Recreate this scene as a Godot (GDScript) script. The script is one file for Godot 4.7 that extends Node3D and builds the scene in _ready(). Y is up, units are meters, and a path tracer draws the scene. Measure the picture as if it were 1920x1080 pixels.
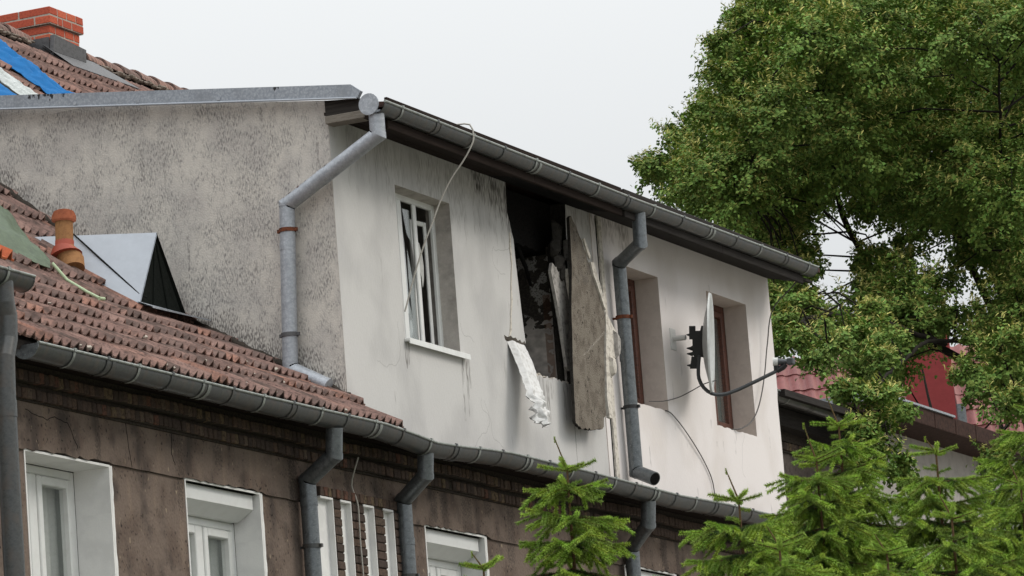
extends Node3D

# ------------------------------------------------------------------ mesh helpers
class MB:
	var v := PackedVector3Array()
	var n := PackedVector3Array()
	var t := PackedVector2Array()
	var c := PackedColorArray()
	var tint := Color.WHITE

	func uv_of(p: Vector3, m: Vector3) -> Vector2:
		var a := m.abs()
		if a.y > a.x and a.y > a.z:
			return Vector2(p.x, p.z)
		if a.x > a.z:
			return Vector2(p.z, -p.y)
		return Vector2(p.x, -p.y)

	func put(p: Vector3, m: Vector3, uv: Vector2) -> void:
		v.append(p)
		n.append(m)
		t.append(uv)
		c.append(tint)

	func tri(a: Vector3, b: Vector3, d: Vector3) -> void:   # counterclockwise from the front
		var m := (b - a).cross(d - a).normalized()
		put(a, m, uv_of(a, m))
		put(d, m, uv_of(d, m))
		put(b, m, uv_of(b, m))

	func quad(a: Vector3, b: Vector3, d: Vector3, e: Vector3) -> void:
		tri(a, b, d)
		tri(a, d, e)

	func quad_n(a: Vector3, b: Vector3, d: Vector3, e: Vector3, na: Vector3, nb: Vector3, nd: Vector3, ne: Vector3, ua: Vector2, ub: Vector2, ud: Vector2, ue: Vector2) -> void:
		put(a, na, ua)
		put(d, nd, ud)
		put(b, nb, ub)
		put(a, na, ua)
		put(e, ne, ue)
		put(d, nd, ud)

	func box(lo: Vector3, hi: Vector3) -> void:
		var x := lo.x
		var y := lo.y
		var z := lo.z
		var X := hi.x
		var Y := hi.y
		var Z := hi.z
		quad(Vector3(x, y, Z), Vector3(X, y, Z), Vector3(X, Y, Z), Vector3(x, Y, Z))
		quad(Vector3(X, y, z), Vector3(x, y, z), Vector3(x, Y, z), Vector3(X, Y, z))
		quad(Vector3(X, y, Z), Vector3(X, y, z), Vector3(X, Y, z), Vector3(X, Y, Z))
		quad(Vector3(x, y, z), Vector3(x, y, Z), Vector3(x, Y, Z), Vector3(x, Y, z))
		quad(Vector3(x, Y, Z), Vector3(X, Y, Z), Vector3(X, Y, z), Vector3(x, Y, z))
		quad(Vector3(x, y, z), Vector3(X, y, z), Vector3(X, y, Z), Vector3(x, y, Z))

	func cbox(lo: Vector3, hi: Vector3, ch: float, jit := 0.0, rng: RandomNumberGenerator = null) -> void:   # box with chamfered edges
		var m := (lo + hi) / 2.0
		var h := (hi - lo) / 2.0
		ch = minf(ch, minf(h.x, minf(h.y, h.z)) * 0.8)
		var P := {}
		for sx in [-1, 1]:
			for sy in [-1, 1]:
				for sz in [-1, 1]:
					var s := Vector3(sx, sy, sz)
					var j := Vector3.ZERO
					if jit > 0.0:
						j = Vector3(rng.randf_range(-jit, jit), rng.randf_range(-jit, jit), rng.randf_range(-jit, jit))
					P[[sx, sy, sz, 0]] = m + j + s * (h - Vector3(0, ch, ch))
					P[[sx, sy, sz, 1]] = m + j + s * (h - Vector3(ch, 0, ch))
					P[[sx, sy, sz, 2]] = m + j + s * (h - Vector3(ch, ch, 0))
		for ax in 3:
			var b := (ax + 1) % 3
			var d := (ax + 2) % 3
			for s in [-1, 1]:
				var q := []
				for k in [[-1, -1], [1, -1], [1, 1], [-1, 1]]:
					var key := [0, 0, 0, ax]
					key[ax] = s
					key[b] = k[0]
					key[d] = k[1]
					q.append(P[key])
				if s < 0:
					q.reverse()
				quad(q[0], q[1], q[2], q[3])
			# edges that run along ax
			for sb in [-1, 1]:
				for sd in [-1, 1]:
					var q := []
					for k in [[-1, b], [1, b], [1, d], [-1, d]]:
						var key := [0, 0, 0, k[1]]
						key[ax] = k[0]
						key[b] = sb
						key[d] = sd
						q.append(P[key])
					if sb * sd < 0:
						q.reverse()
					quad(q[3], q[2], q[1], q[0]) if false else quad(q[0], q[1], q[2], q[3])
		for sx in [-1, 1]:
			for sy in [-1, 1]:
				for sz in [-1, 1]:
					var a: Vector3 = P[[sx, sy, sz, 0]]
					var b: Vector3 = P[[sx, sy, sz, 1]]
					var d: Vector3 = P[[sx, sy, sz, 2]]
					if sx * sy * sz > 0:
						tri(a, b, d)
					else:
						tri(a, d, b)

	# polygon (x, y) pushed out from z0 to z1; the sides go into other when it is given
	func prism(poly: PackedVector2Array, z0: float, z1: float, other: MB = null, at := Transform3D.IDENTITY, back := true) -> void:
		if Geometry2D.is_polygon_clockwise(poly):
			poly = poly.duplicate()
			poly.reverse()
		if poly_area(poly) < 0.0:
			poly.reverse()
		var ix := Geometry2D.triangulate_polygon(poly)
		for i in range(0, ix.size(), 3):
			var a := poly[ix[i]]
			var b := poly[ix[i + 1]]
			var d := poly[ix[i + 2]]
			if (b - a).cross(d - a) < 0.0:
				var k := b
				b = d
				d = k
			tri(at * Vector3(a.x, a.y, z1), at * Vector3(b.x, b.y, z1), at * Vector3(d.x, d.y, z1))
			if back:
				tri(at * Vector3(a.x, a.y, z0), at * Vector3(d.x, d.y, z0), at * Vector3(b.x, b.y, z0))
		var s: MB = other if other else self
		for i in poly.size():
			var a := poly[i]
			var b := poly[(i + 1) % poly.size()]
			s.quad(at * Vector3(a.x, a.y, z0), at * Vector3(b.x, b.y, z0), at * Vector3(b.x, b.y, z1), at * Vector3(a.x, a.y, z1))

	func poly_area(p: PackedVector2Array) -> float:
		var s := 0.0
		for i in p.size():
			s += p[i].cross(p[(i + 1) % p.size()])
		return s

	# a tube with mitred bends
	func tube(pts: Array, r, seg := 10, caps := true, soft := false) -> void:
		var k := pts.size()
		var rings := []
		var dirs := []
		for i in k - 1:
			dirs.append((pts[i + 1] - pts[i]).normalized())
		var up := Vector3.UP if absf(dirs[0].y) < 0.9 else Vector3.RIGHT
		var side: Vector3 = dirs[0].cross(up).normalized()
		var frames := []
		for i in k - 1:
			if i > 0:
				side = (side - dirs[i] * side.dot(dirs[i])).normalized()
			frames.append([side, side.cross(dirs[i]).normalized()])
		for i in k:
			var f: Array = frames[mini(i, k - 2)] if i == 0 or i == k - 1 else frames[i - 1]
			var d0: Vector3 = dirs[maxi(i - 1, 0)]
			var d1: Vector3 = dirs[mini(i, k - 2)]
			var b := (d0 + d1).normalized()
			var rad: float = r[i] if r is Array else r
			var ring := []
			for j in seg:
				var a := TAU * j / seg
				var o: Vector3 = (f[0] * cos(a) + f[1] * sin(a)) * rad
				o -= d0 * (o.dot(b) / maxf(d0.dot(b), 0.3))
				ring.append(pts[i] + o)
			rings.append(ring)
		var run := 0.0
		for i in k - 1:
			var d: Vector3 = dirs[i]
			var length: float = (pts[i + 1] - pts[i]).length()
			for j in seg:
				var j2 := (j + 1) % seg
				var a: Vector3 = rings[i][j]
				var b: Vector3 = rings[i][j2]
				var e: Vector3 = rings[i + 1][j2]
				var g: Vector3 = rings[i + 1][j]
				var mid: Vector3 = pts[i]
				var na := rej(a - mid, d)
				var nb := rej(b - mid, d)
				var ne := rej(e - pts[i + 1], d)
				var ng := rej(g - pts[i + 1], d)
				var rr: float = r[i] if r is Array else r
				var u0 := rr * TAU * j / seg
				var u1 := rr * TAU * (j + 1) / seg
				quad_n(a, g, e, b, na, ng, ne, nb, Vector2(u0, run), Vector2(u0, run + length), Vector2(u1, run + length), Vector2(u1, run))
			run += length
		if caps:
			for j in range(1, seg - 1):
				tri(rings[0][0], rings[0][j], rings[0][j + 1])
				tri(rings[k - 1][0], rings[k - 1][j + 1], rings[k - 1][j])

	func rej(o: Vector3, d: Vector3) -> Vector3:
		return (o - d * o.dot(d)).normalized()

	# profile points (z, y) swept along points of an x path; both sides are drawn
	func sweep_x(path: Array, prof: PackedVector2Array) -> void:
		for i in path.size() - 1:
			var p: Vector3 = path[i]
			var q: Vector3 = path[i + 1]
			for j in prof.size() - 1:
				var a := prof[j]
				var b := prof[j + 1]
				var t0 := (prof[mini(j + 1, prof.size() - 1)] - prof[maxi(j - 1, 0)]).normalized()
				var t1 := (prof[mini(j + 2, prof.size() - 1)] - prof[j]).normalized()
				var n0 := Vector3(0, -t0.x, t0.y)
				var n1 := Vector3(0, -t1.x, t1.y)
				var A := p + Vector3(0, a.y, a.x)
				var B := p + Vector3(0, b.y, b.x)
				var D := q + Vector3(0, b.y, b.x)
				var E := q + Vector3(0, a.y, a.x)
				quad_n(A, E, D, B, n0, n0, n1, n1, Vector2(A.x, j * 0.02), Vector2(E.x, j * 0.02), Vector2(D.x, j * 0.02 + 0.02), Vector2(B.x, j * 0.02 + 0.02))

	func mesh(shift := Vector3.ZERO) -> ArrayMesh:
		var am := ArrayMesh.new()
		if v.is_empty():
			return am
		var vv := v
		if shift != Vector3.ZERO:
			vv = v.duplicate()
			for i in vv.size():
				vv[i] -= shift
		var a := []
		a.resize(Mesh.ARRAY_MAX)
		a[Mesh.ARRAY_VERTEX] = vv
		a[Mesh.ARRAY_NORMAL] = n
		a[Mesh.ARRAY_TEX_UV] = t
		a[Mesh.ARRAY_COLOR] = c
		am.add_surface_from_arrays(Mesh.PRIMITIVE_TRIANGLES, a)
		return am


var taken := {}
var rng := RandomNumberGenerator.new()
var M := {}

func numbered(called: String) -> String:
	if not taken.has(called):
		taken[called] = 0
		return called
	taken[called] += 1
	return "%s_%03d" % [called, taken[called]]

func origin_of(p: Node) -> Vector3:
	var s := Vector3.ZERO
	while p != self and p != null:
		s += (p as Node3D).position
		p = p.get_parent()
	return s

func obj(called: String, mb: MB, material: Material, parent: Node = self) -> MeshInstance3D:
	var o := MeshInstance3D.new()
	o.name = numbered(called)
	o.mesh = mb.mesh(origin_of(parent))
	o.material_override = material
	parent.add_child(o, true)
	return o

func holder(called: String, parent: Node) -> Node3D:
	var o := Node3D.new()
	o.name = numbered(called)
	parent.add_child(o, true)
	return o

func thing(called: String, label: String, category: String, at := Vector3.ZERO, group := "") -> Node3D:
	var o := Node3D.new()
	o.name = numbered(called)
	add_child(o, true)
	o.position = at
	tag(o, label, category, group)
	return o

func tag(o: Node, label: String, category: String, group := "") -> void:
	o.set_meta("label", label)
	o.set_meta("category", category)
	if group:
		o.set_meta("group", group)

func single(called: String, mb: MB, material: Material, label: String, category: String, at := Vector3.ZERO, group := "") -> MeshInstance3D:
	var o := MeshInstance3D.new()
	o.name = numbered(called)
	o.mesh = mb.mesh(at)
	o.material_override = material
	o.position = at
	add_child(o, true)
	tag(o, label, category, group)
	return o

func V(x, y, z) -> Vector3:
	return Vector3(x, y, z)

func poly(a: Array) -> PackedVector2Array:
	var p := PackedVector2Array()
	for i in range(0, a.size(), 2):
		p.append(Vector2(a[i], a[i + 1]))
	return p

func pts3(a: Array) -> Array:
	var p := []
	for i in range(0, a.size(), 3):
		p.append(Vector3(a[i], a[i + 1], a[i + 2]))
	return p

# smooth curve through points
func curve(a: Array, step := 0.06) -> Array:
	var p := pts3(a)
	var out := []
	for i in p.size() - 1:
		var p0: Vector3 = p[maxi(i - 1, 0)]
		var p3: Vector3 = p[mini(i + 2, p.size() - 1)]
		var k := maxi(2, int((p[i + 1] - p[i]).length() / step))
		for j in k:
			out.append((p[i] as Vector3).cubic_interpolate(p[i + 1], p0, p3, float(j) / k))
	out.append(p[-1])
	return out

# ------------------------------------------------------------------ textures
func noise(w: int, h: int, cell_x: float, cell_y: float, sd: int, octaves := 3, kind := FastNoiseLite.TYPE_SIMPLEX_SMOOTH) -> PackedByteArray:
	# a grey picture of w x h pixels whose features are about cell_x by cell_y pixels
	var f := FastNoiseLite.new()
	f.seed = sd
	f.noise_type = kind
	f.fractal_octaves = octaves
	f.fractal_type = FastNoiseLite.FRACTAL_FBM if octaves > 1 else FastNoiseLite.FRACTAL_NONE
	var m := minf(cell_x, cell_y)
	f.frequency = 1.0 / m
	var sw := maxi(8, int(w * m / cell_x))
	var sh := maxi(8, int(h * m / cell_y))
	var im := f.get_image(sw, sh)
	if im.get_format() != Image.FORMAT_L8:
		im.convert(Image.FORMAT_L8)
	if sw != w or sh != h:
		im.resize(w, h, Image.INTERPOLATE_CUBIC)
	return im.get_data()

func flat(w: int, h: int, col: Color) -> PackedByteArray:
	var im := Image.create(w, h, false, Image.FORMAT_RGB8)
	im.fill(col)
	return im.get_data()

# lay a colour over data where the mask lies between lo and hi
func lay(data: PackedByteArray, mask: PackedByteArray, col: Color, lo: float, hi: float, amount := 1.0, gate := PackedByteArray(), glo := 0.0, ghi := 1.0) -> PackedByteArray:
	var lut := PackedInt32Array()
	var glut := PackedInt32Array()
	for i in 256:
		lut.append(int(256.0 * amount * clampf((i / 255.0 - lo) / (hi - lo), 0.0, 1.0)))
		glut.append(int(256.0 * clampf((i / 255.0 - glo) / (ghi - glo), 0.0, 1.0)))
	var r := col.r8
	var g := col.g8
	var b := col.b8
	var gated := gate.size() > 0
	var o := 0
	for i in mask.size():
		var a := lut[mask[i]]
		if a != 0:
			if gated:
				a = (a * glut[gate[i]]) >> 8
			if a != 0:
				data[o] += ((r - data[o]) * a) >> 8
				data[o + 1] += ((g - data[o + 1]) * a) >> 8
				data[o + 2] += ((b - data[o + 2]) * a) >> 8
		o += 3
	return data

# a soft-edged spot or streak of stain with a broken outline
func stain(data: PackedByteArray, w: int, h: int, x0: int, y0: int, x1: int, y1: int, col: Color, amount: float, grain: PackedByteArray, lo := 0.35, hi := 0.65) -> PackedByteArray:
	for y in range(maxi(y0, 0), mini(y1, h)):
		var fy := float(y - y0) / (y1 - y0)
		var ey := minf(1.0, minf(fy, 1.0 - fy) * 5.0)
		for x in range(maxi(x0, 0), mini(x1, w)):
			var fx := float(x - x0) / (x1 - x0)
			var e := minf(1.0, minf(fx, 1.0 - fx) * 4.0) * ey
			var k := y * w + x
			var a := amount * clampf((grain[k] / 255.0 - lo) / (hi - lo) - (1.0 - e), 0.0, 1.0)
			if a > 0.0:
				var o := k * 3
				data[o] = int(lerpf(data[o], col.r8, a))
				data[o + 1] = int(lerpf(data[o + 1], col.g8, a))
				data[o + 2] = int(lerpf(data[o + 2], col.b8, a))
	return data

func picture(data: PackedByteArray, w: int, h: int) -> ImageTexture:
	var im := Image.create_from_data(w, h, false, Image.FORMAT_RGB8, data)
	return ImageTexture.create_from_image(im)

func grey_picture(data: PackedByteArray, w: int, h: int) -> ImageTexture:
	return ImageTexture.create_from_image(Image.create_from_data(w, h, false, Image.FORMAT_L8, data))

func mat(tex: Texture2D, rough := 0.9, metal := 0.0, uv := Vector3.ONE, off := Vector3.ZERO, bump: Texture2D = null, bump_cm := 0.0) -> StandardMaterial3D:
	var m := StandardMaterial3D.new()
	m.albedo_texture = tex
	m.roughness = rough
	m.metallic = metal
	if rough > 0.75:
		m.metallic_specular = 0.2
	m.uv1_scale = uv
	m.uv1_offset = off
	if bump:
		m.heightmap_enabled = true
		m.heightmap_texture = bump
		m.heightmap_scale = bump_cm
	return m

func lin(r: float, g: float, b: float) -> Color:
	return Color(r, g, b).linear_to_srgb()

func plain(r: float, g: float, b: float, rough := 0.8, metal := 0.0) -> StandardMaterial3D:   # linear base colour
	var m := StandardMaterial3D.new()
	m.albedo_color = lin(r, g, b)
	m.roughness = rough
	m.metallic = metal
	return m

# small repeating texture of one base colour with two kinds of mottling
func mottled(col: Color, dark: Color, light: Color, cell: float, sd: int, amount := 0.6, size := 256) -> ImageTexture:
	var d := flat(size, size, col)
	d = lay(d, noise(size, size, cell, cell, sd, 4), dark, 0.45, 0.8, amount)
	d = lay(d, noise(size, size, cell * 0.35, cell * 0.35, sd + 7, 3), light, 0.55, 0.9, amount)
	d = lay(d, noise(size, size, 2.5, 2.5, sd + 11, 1), dark, 0.5, 0.95, amount * 0.5)
	return picture(d, size, size)

func worldly(tex: Texture2D, metres: float, rough := 0.85, metal := 0.0) -> StandardMaterial3D:
	var m := mat(tex, rough, metal, Vector3.ONE / metres)
	m.uv1_triplanar = true
	m.uv1_world_triplanar = true
	return m

func build_materials() -> void:
	# ---- dormer front: 2048 x 560 pixels for x 0..8.6, y 6.35..8.70
	var w := 2048
	var h := 560
	var grain := noise(w, h, 3, 3, 21, 2)
	var streak := noise(w, h, 3, 34, 22, 3)
	var broad := noise(w, h, 160, 220, 23, 3)
	var fine := noise(w, h, 3, 26, 24, 2)
	var d := flat(w, h, lin(0.58, 0.573, 0.562))
	d = lay(d, broad, lin(0.45, 0.447, 0.442), 0.45, 0.8, 0.55)
	d = lay(d, streak, lin(0.38, 0.37, 0.355), 0.5, 0.85, 0.45, broad, 0.3, 0.75)
	d = lay(d, streak, lin(0.64, 0.635, 0.63), 0.62, 0.9, 0.5)
	d = lay(d, grain, lin(0.44, 0.43, 0.42), 0.5, 0.95, 0.35)
	# the right-hand owner's cleaner, pinkish paint from x = 4.56 on
	var px := int(4.56 / 8.6 * w)
	var pink := flat(w, h, lin(0.78, 0.745, 0.725))
	pink = lay(pink, broad, lin(0.66, 0.61, 0.575), 0.5, 0.85, 0.5)
	pink = lay(pink, streak, lin(0.62, 0.57, 0.53), 0.58, 0.9, 0.3, broad, 0.4, 0.7)
	pink = lay(pink, grain, lin(0.66, 0.61, 0.57), 0.55, 0.95, 0.3)
	for y in h:
		var a := (y * w + px) * 3
		var e := (y + 1) * w * 3
		for i in range(a, e):
			d[i] = pink[i]
	var sx := w / 8.6
	var sy := h / 2.35
	# dirt brushed into the render under the eaves: vertical scratches with a ragged lower edge
	for k in 240:
		var x := rng.randf_range(0.03, 4.5)
		var len := rng.randf_range(0.1, 0.62) * (1.0 if x < 3.0 else 0.5)
		var x0 := int(x * sx)
		var wd := rng.randi_range(6, 26)
		d = stain(d, w, h, x0, int(0.06 * sy), x0 + wd, int((0.12 + len) * sy), lin(0.33, 0.32, 0.305), 0.38, fine, 0.4, 0.75)
	for k in 46:   # soot licked up beside the burnt opening
		var x := rng.randf_range(2.3, 3.05)
		var x0 := int(x * sx)
		d = stain(d, w, h, x0, int(0.04 * sy), x0 + rng.randi_range(10, 34), int((0.08 + rng.randf_range(0.1, 0.45) * (x - 1.9)) * sy), lin(0.09, 0.085, 0.08), 0.55, fine, 0.36, 0.7)
	for k in 26:   # and over the top of the grey panel on the other side
		var x0 := int(rng.randf_range(4.0, 5.3) * sx)
		d = stain(d, w, h, x0, int(0.04 * sy), x0 + rng.randi_range(10, 40), int((0.1 + rng.randf_range(0.03, 0.25)) * sy), lin(0.25, 0.225, 0.205), 0.5, fine, 0.4, 0.7)
	for s in [[1.02, 1.0, 0.25], [2.0, 0.5, 0.4], [1.98, 0.8, 0.5], [3.2, 0.9, 0.3], [3.5, 0.9, 0.34], [3.8, 0.9, 0.3], [3.35, 1.0, 0.2]]:   # drips below the sills
		for k in 4:
			var x0 := int((s[0] + rng.randf_range(-0.06, 0.06)) * sx)
			d = stain(d, w, h, x0, int(1.54 * sy), x0 + rng.randi_range(3, 9), int((1.56 + s[2] * rng.randf_range(0.4, 1.0)) * sy), lin(0.2, 0.19, 0.18), 0.7, fine, 0.35, 0.6)
	for k in 60:   # splashes and scrapes
		var x0 := int(rng.randf_range(0.1, 8.3) * sx)
		var y0 := int(rng.randf_range(0.3, 2.2) * sy)
		d = stain(d, w, h, x0, y0, x0 + rng.randi_range(4, 10), y0 + rng.randi_range(12, 60), lin(0.25, 0.24, 0.23), 0.45, fine, 0.4, 0.7)
	for k in 9:   # hairline cracks wandering through the render
		var cx := rng.randf_range(0.2, 8.2) * sx
		var cy := rng.randf_range(0.3, 1.9) * sy
		var ang := rng.randf_range(0.9, 2.2)
		for q in rng.randi_range(60, 170):
			ang += rng.randf_range(-0.22, 0.22)
			cx += cos(ang)
			cy += sin(ang)
			var ix := int(cx)
			var iy := int(cy)
			if ix > 0 and ix < w - 1 and iy > 0 and iy < h - 1:
				var o := (iy * w + ix) * 3
				for ch in 3:
					d[o + ch] = int(d[o + ch] * 0.85)
	M.front = mat(picture(d, w, h), 0.95, 0.0, Vector3(1.0 / 8.6, 1.0 / 2.35, 1), Vector3(0, 8.7 / 2.35, 0), grey_picture(noise(w, h, 3, 14, 32, 2), w, h), 0.12)

	# ---- dormer side: 1024 x 768 for z -4..0, y 6..9; u = z/4 (wraps)
	w = 1024
	h = 768
	grain = noise(w, h, 3, 4, 41, 2)
	fine = noise(w, h, 3, 10, 42, 2)
	broad = noise(w, h, 90, 130, 43, 3)
	var patch := noise(w, h, 26, 48, 44, 3)
	var blot := noise(w, h, 150, 110, 47, 4)
	var mid := noise(w, h, 9, 16, 48, 4)
	d = flat(w, h, lin(0.57, 0.535, 0.49))
	d = lay(d, broad, lin(0.46, 0.44, 0.415), 0.38, 0.75, 0.7)
	d = lay(d, mid, lin(0.36, 0.345, 0.33), 0.45, 0.8, 0.6, blot, 0.2, 0.8)
	d = lay(d, grain, lin(0.33, 0.315, 0.3), 0.46, 0.9, 0.65, patch, 0.15, 0.75)
	d = lay(d, fine, lin(0.19, 0.185, 0.18), 0.48, 0.82, 0.85, patch, 0.36, 0.75)
	d = lay(d, fine, lin(0.17, 0.165, 0.16), 0.46, 0.86, 0.8, blot, 0.45, 0.72)
	d = lay(d, grain, lin(0.68, 0.64, 0.58), 0.62, 0.95, 0.5)
	d = lay(d, noise(w, h, 6, 60, 49, 3), lin(0.3, 0.29, 0.28), 0.62, 0.9, 0.5, blot, 0.35, 0.7)
	var relief := grain.duplicate()
	var grime := noise(w, h, 40, 30, 45, 4)
	for k in 260:   # grime thrown up from the tiles: it follows the slope in blotches
		var zz := rng.randf_range(-3.4, -0.02)
		var yy := roof_y(zz) + rng.randf_range(-0.02, 0.2) * rng.randf()
		var x0 := int((4.0 + zz) / 4.0 * w) - 22
		var y0 := int((9.0 - yy) / 3.0 * h) - 26
		d = stain(d, w, h, x0, y0, x0 + rng.randi_range(24, 60), y0 + rng.randi_range(22, 60), lin(0.17, 0.16, 0.15), 0.7, fine, 0.42, 0.72)
	for k in 16:
		var x0 := rng.randi_range(0, w - 20)
		var y0 := rng.randi_range(20, 480)
		d = stain(d, w, h, x0, y0, x0 + rng.randi_range(6, 14), y0 + rng.randi_range(30, 90), lin(0.2, 0.19, 0.18), 0.6, fine, 0.3, 0.6)
	M.side = mat(picture(d, w, h), 0.95, 0.0, Vector3(1.0 / 4.0, 1.0 / 3.0, 1), Vector3(0, 3.0, 0), grey_picture(relief, w, h), 0.25)

	# ---- old facade: 2048 x 384 for x -5.1..8.6, y 4.05..6.35
	w = 2048
	h = 384
	grain = noise(w, h, 3, 3, 51, 2)
	streak = noise(w, h, 34, 150, 52, 4)
	broad = noise(w, h, 60, 60, 53, 4)
	fine = noise(w, h, 5, 7, 54, 2)
	d = flat(w, h, lin(0.188, 0.149, 0.123))
	d = lay(d, broad, lin(0.13, 0.098, 0.08), 0.42, 0.75, 0.8)
	d = lay(d, streak, lin(0.06, 0.052, 0.048), 0.5, 0.85, 0.7, broad, 0.3, 0.7)
	d = lay(d, streak, lin(0.29, 0.22, 0.165), 0.32, 0.1, 0.35)
	d = lay(d, grain, lin(0.1, 0.08, 0.068), 0.52, 0.95, 0.5)
	d = lay(d, fine, lin(0.02, 0.018, 0.017), 0.75, 0.84, 0.9, broad, 0.35, 0.6)
	d = lay(d, noise(w, h, 9, 16, 55, 2), lin(0.36, 0.29, 0.21), 0.83, 0.9, 0.8)
	sx = w / 13.7
	sy = h / 2.3
	for k in 26:
		var x0 := int(rng.randf_range(0.0, 13.0) * sx)
		d = stain(d, w, h, x0, int(0.1 * sy), x0 + rng.randi_range(8, 40), int(rng.randf_range(0.3, 1.2) * sy), lin(0.055, 0.047, 0.043), 0.6, grain, 0.2, 0.8)
	M.facade = mat(picture(d, w, h), 0.97, 0.0, Vector3(1.0 / 13.7, 1.0 / 2.3, 1), Vector3(5.1 / 13.7, 6.35 / 2.3, 0), grey_picture(noise(w, h, 5, 6, 56, 3), w, h), 0.4)

	# ---- smaller ones
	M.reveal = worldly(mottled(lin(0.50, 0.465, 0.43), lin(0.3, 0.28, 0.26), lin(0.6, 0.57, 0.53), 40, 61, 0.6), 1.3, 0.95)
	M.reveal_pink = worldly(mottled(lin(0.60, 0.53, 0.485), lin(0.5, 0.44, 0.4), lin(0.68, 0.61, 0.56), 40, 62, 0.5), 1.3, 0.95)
	M.white_paint = worldly(mottled(lin(0.82, 0.82, 0.805), lin(0.68, 0.68, 0.67), lin(0.86, 0.86, 0.85), 60, 63, 0.5), 1.1, 0.9)
	M.upvc = worldly(mottled(lin(0.76, 0.77, 0.76), lin(0.64, 0.64, 0.62), lin(0.8, 0.8, 0.79), 50, 64, 0.4), 0.9, 0.35)
	var sp := noise(256, 256, 16, 16, 65, 1, FastNoiseLite.TYPE_CELLULAR)
	var zl := flat(256, 256, lin(0.36, 0.385, 0.42))
	zl = lay(zl, sp, lin(0.27, 0.29, 0.325), 0.2, 0.6, 0.7)
	zl = lay(zl, noise(256, 256, 9, 9, 66, 3), lin(0.5, 0.525, 0.56), 0.5, 0.85, 0.7)
	zl = lay(zl, noise(256, 256, 40, 40, 67, 3), lin(0.24, 0.255, 0.28), 0.5, 0.85, 0.6)
	M.galvanised = worldly(picture(zl, 256, 256), 0.55, 0.5, 0.3)
	M.galvanised.uv1_scale = Vector3.ONE / 0.55
	M.flashing = mat(picture(flashing_picture(), 1024, 200), 0.55, 0.3, Vector3(1.0 / 4.1, 1.0 / 0.8, 1), Vector3(3.7 / 4.1, 9.4 / 0.8, 0))
	var zd := flat(256, 256, lin(0.052, 0.057, 0.057))
	zd = lay(zd, noise(256, 256, 14, 14, 68, 4), lin(0.028, 0.031, 0.031), 0.45, 0.8, 0.8)
	zd = lay(zd, noise(256, 256, 6, 6, 69, 2), lin(0.1, 0.108, 0.106), 0.6, 0.9, 0.6)
	zd = lay(zd, noise(256, 256, 50, 120, 74, 4), lin(0.075, 0.062, 0.052), 0.5, 0.8, 0.7)
	M.zinc = worldly(picture(zd, 256, 256), 0.5, 0.35)
	M.zinc.uv1_scale = Vector3.ONE / 0.6
	var zp := flat(256, 256, lin(0.15, 0.168, 0.175))
	zp = lay(zp, noise(256, 256, 18, 24, 70, 4), lin(0.08, 0.09, 0.095), 0.45, 0.8, 0.8)
	zp = lay(zp, noise(256, 256, 7, 7, 71, 2), lin(0.3, 0.34, 0.36), 0.6, 0.88, 0.6)
	M.pipe = worldly(picture(zp, 256, 256), 0.5, 0.35, 0.5)
	M.pipe.uv1_scale = Vector3.ONE / 0.6
	M.lip = worldly(mottled(lin(0.27, 0.29, 0.27), lin(0.12, 0.13, 0.125), lin(0.4, 0.42, 0.4), 30, 72, 0.7), 0.6, 0.5, 0.3)
	M.rust = worldly(mottled(lin(0.16, 0.055, 0.03), lin(0.05, 0.03, 0.025), lin(0.28, 0.1, 0.05), 20, 73, 0.8), 0.4, 0.9)
	M.tiles = []
	var tones := [[0.30, 0.192, 0.163], [0.255, 0.165, 0.14], [0.335, 0.203, 0.168], [0.21, 0.145, 0.125], [0.37, 0.2, 0.15]]
	for k in tones.size():
		var td := flat(256, 256, lin(tones[k][0], tones[k][1], tones[k][2]))
		td = lay(td, noise(256, 256, 30, 30, 80 + k, 4), lin(0.07, 0.053, 0.047), 0.44, 0.72, 0.85)
		td = lay(td, noise(256, 256, 5, 5, 90 + k, 2), lin(0.035, 0.03, 0.028), 0.62, 0.85, 0.75)
		td = lay(td, noise(256, 256, 9, 9, 100 + k, 2), lin(0.36, 0.24, 0.2), 0.72, 0.92, 0.55)
		M.tiles.append(worldly(picture(td, 256, 256), 0.8, 0.95))
		M.tiles[k].uv1_scale = Vector3(1.0 / 0.4, 1.0 / 1.5, 1.0 / 1.5)
	M.orange_tile = worldly(mottled(lin(0.44, 0.12, 0.055), lin(0.26, 0.08, 0.045), lin(0.5, 0.17, 0.09), 30, 110, 0.6), 0.5, 0.8)
	M.deck = plain(0.03, 0.024, 0.02, 0.95)
	M.ridge_mortar = worldly(mottled(lin(0.2, 0.17, 0.14), lin(0.09, 0.075, 0.065), lin(0.36, 0.32, 0.27), 14, 113, 0.9), 0.4, 0.95)
	M.mortar = worldly(mottled(lin(0.4, 0.36, 0.31), lin(0.24, 0.21, 0.18), lin(0.5, 0.46, 0.4), 20, 111, 0.7), 0.4, 0.95)
	M.old_mortar = worldly(mottled(lin(0.06, 0.05, 0.042), lin(0.025, 0.022, 0.02), lin(0.1, 0.085, 0.07), 20, 112, 0.7), 0.4, 0.95)
	M.red_bricks = []
	var rb := [[0.50, 0.115, 0.066], [0.44, 0.10, 0.06], [0.55, 0.14, 0.08], [0.41, 0.092, 0.056]]
	for k in rb.size():
		var c := lin(rb[k][0], rb[k][1], rb[k][2])
		M.red_bricks.append(worldly(mottled(c, lin(rb[k][0] * 0.6, rb[k][1] * 0.6, rb[k][2] * 0.65), lin(rb[k][0] * 1.2, rb[k][1] * 1.35, rb[k][2] * 1.4), 22, 120 + k, 0.7), 0.3, 0.9))
	M.brown_bricks = []
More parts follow.
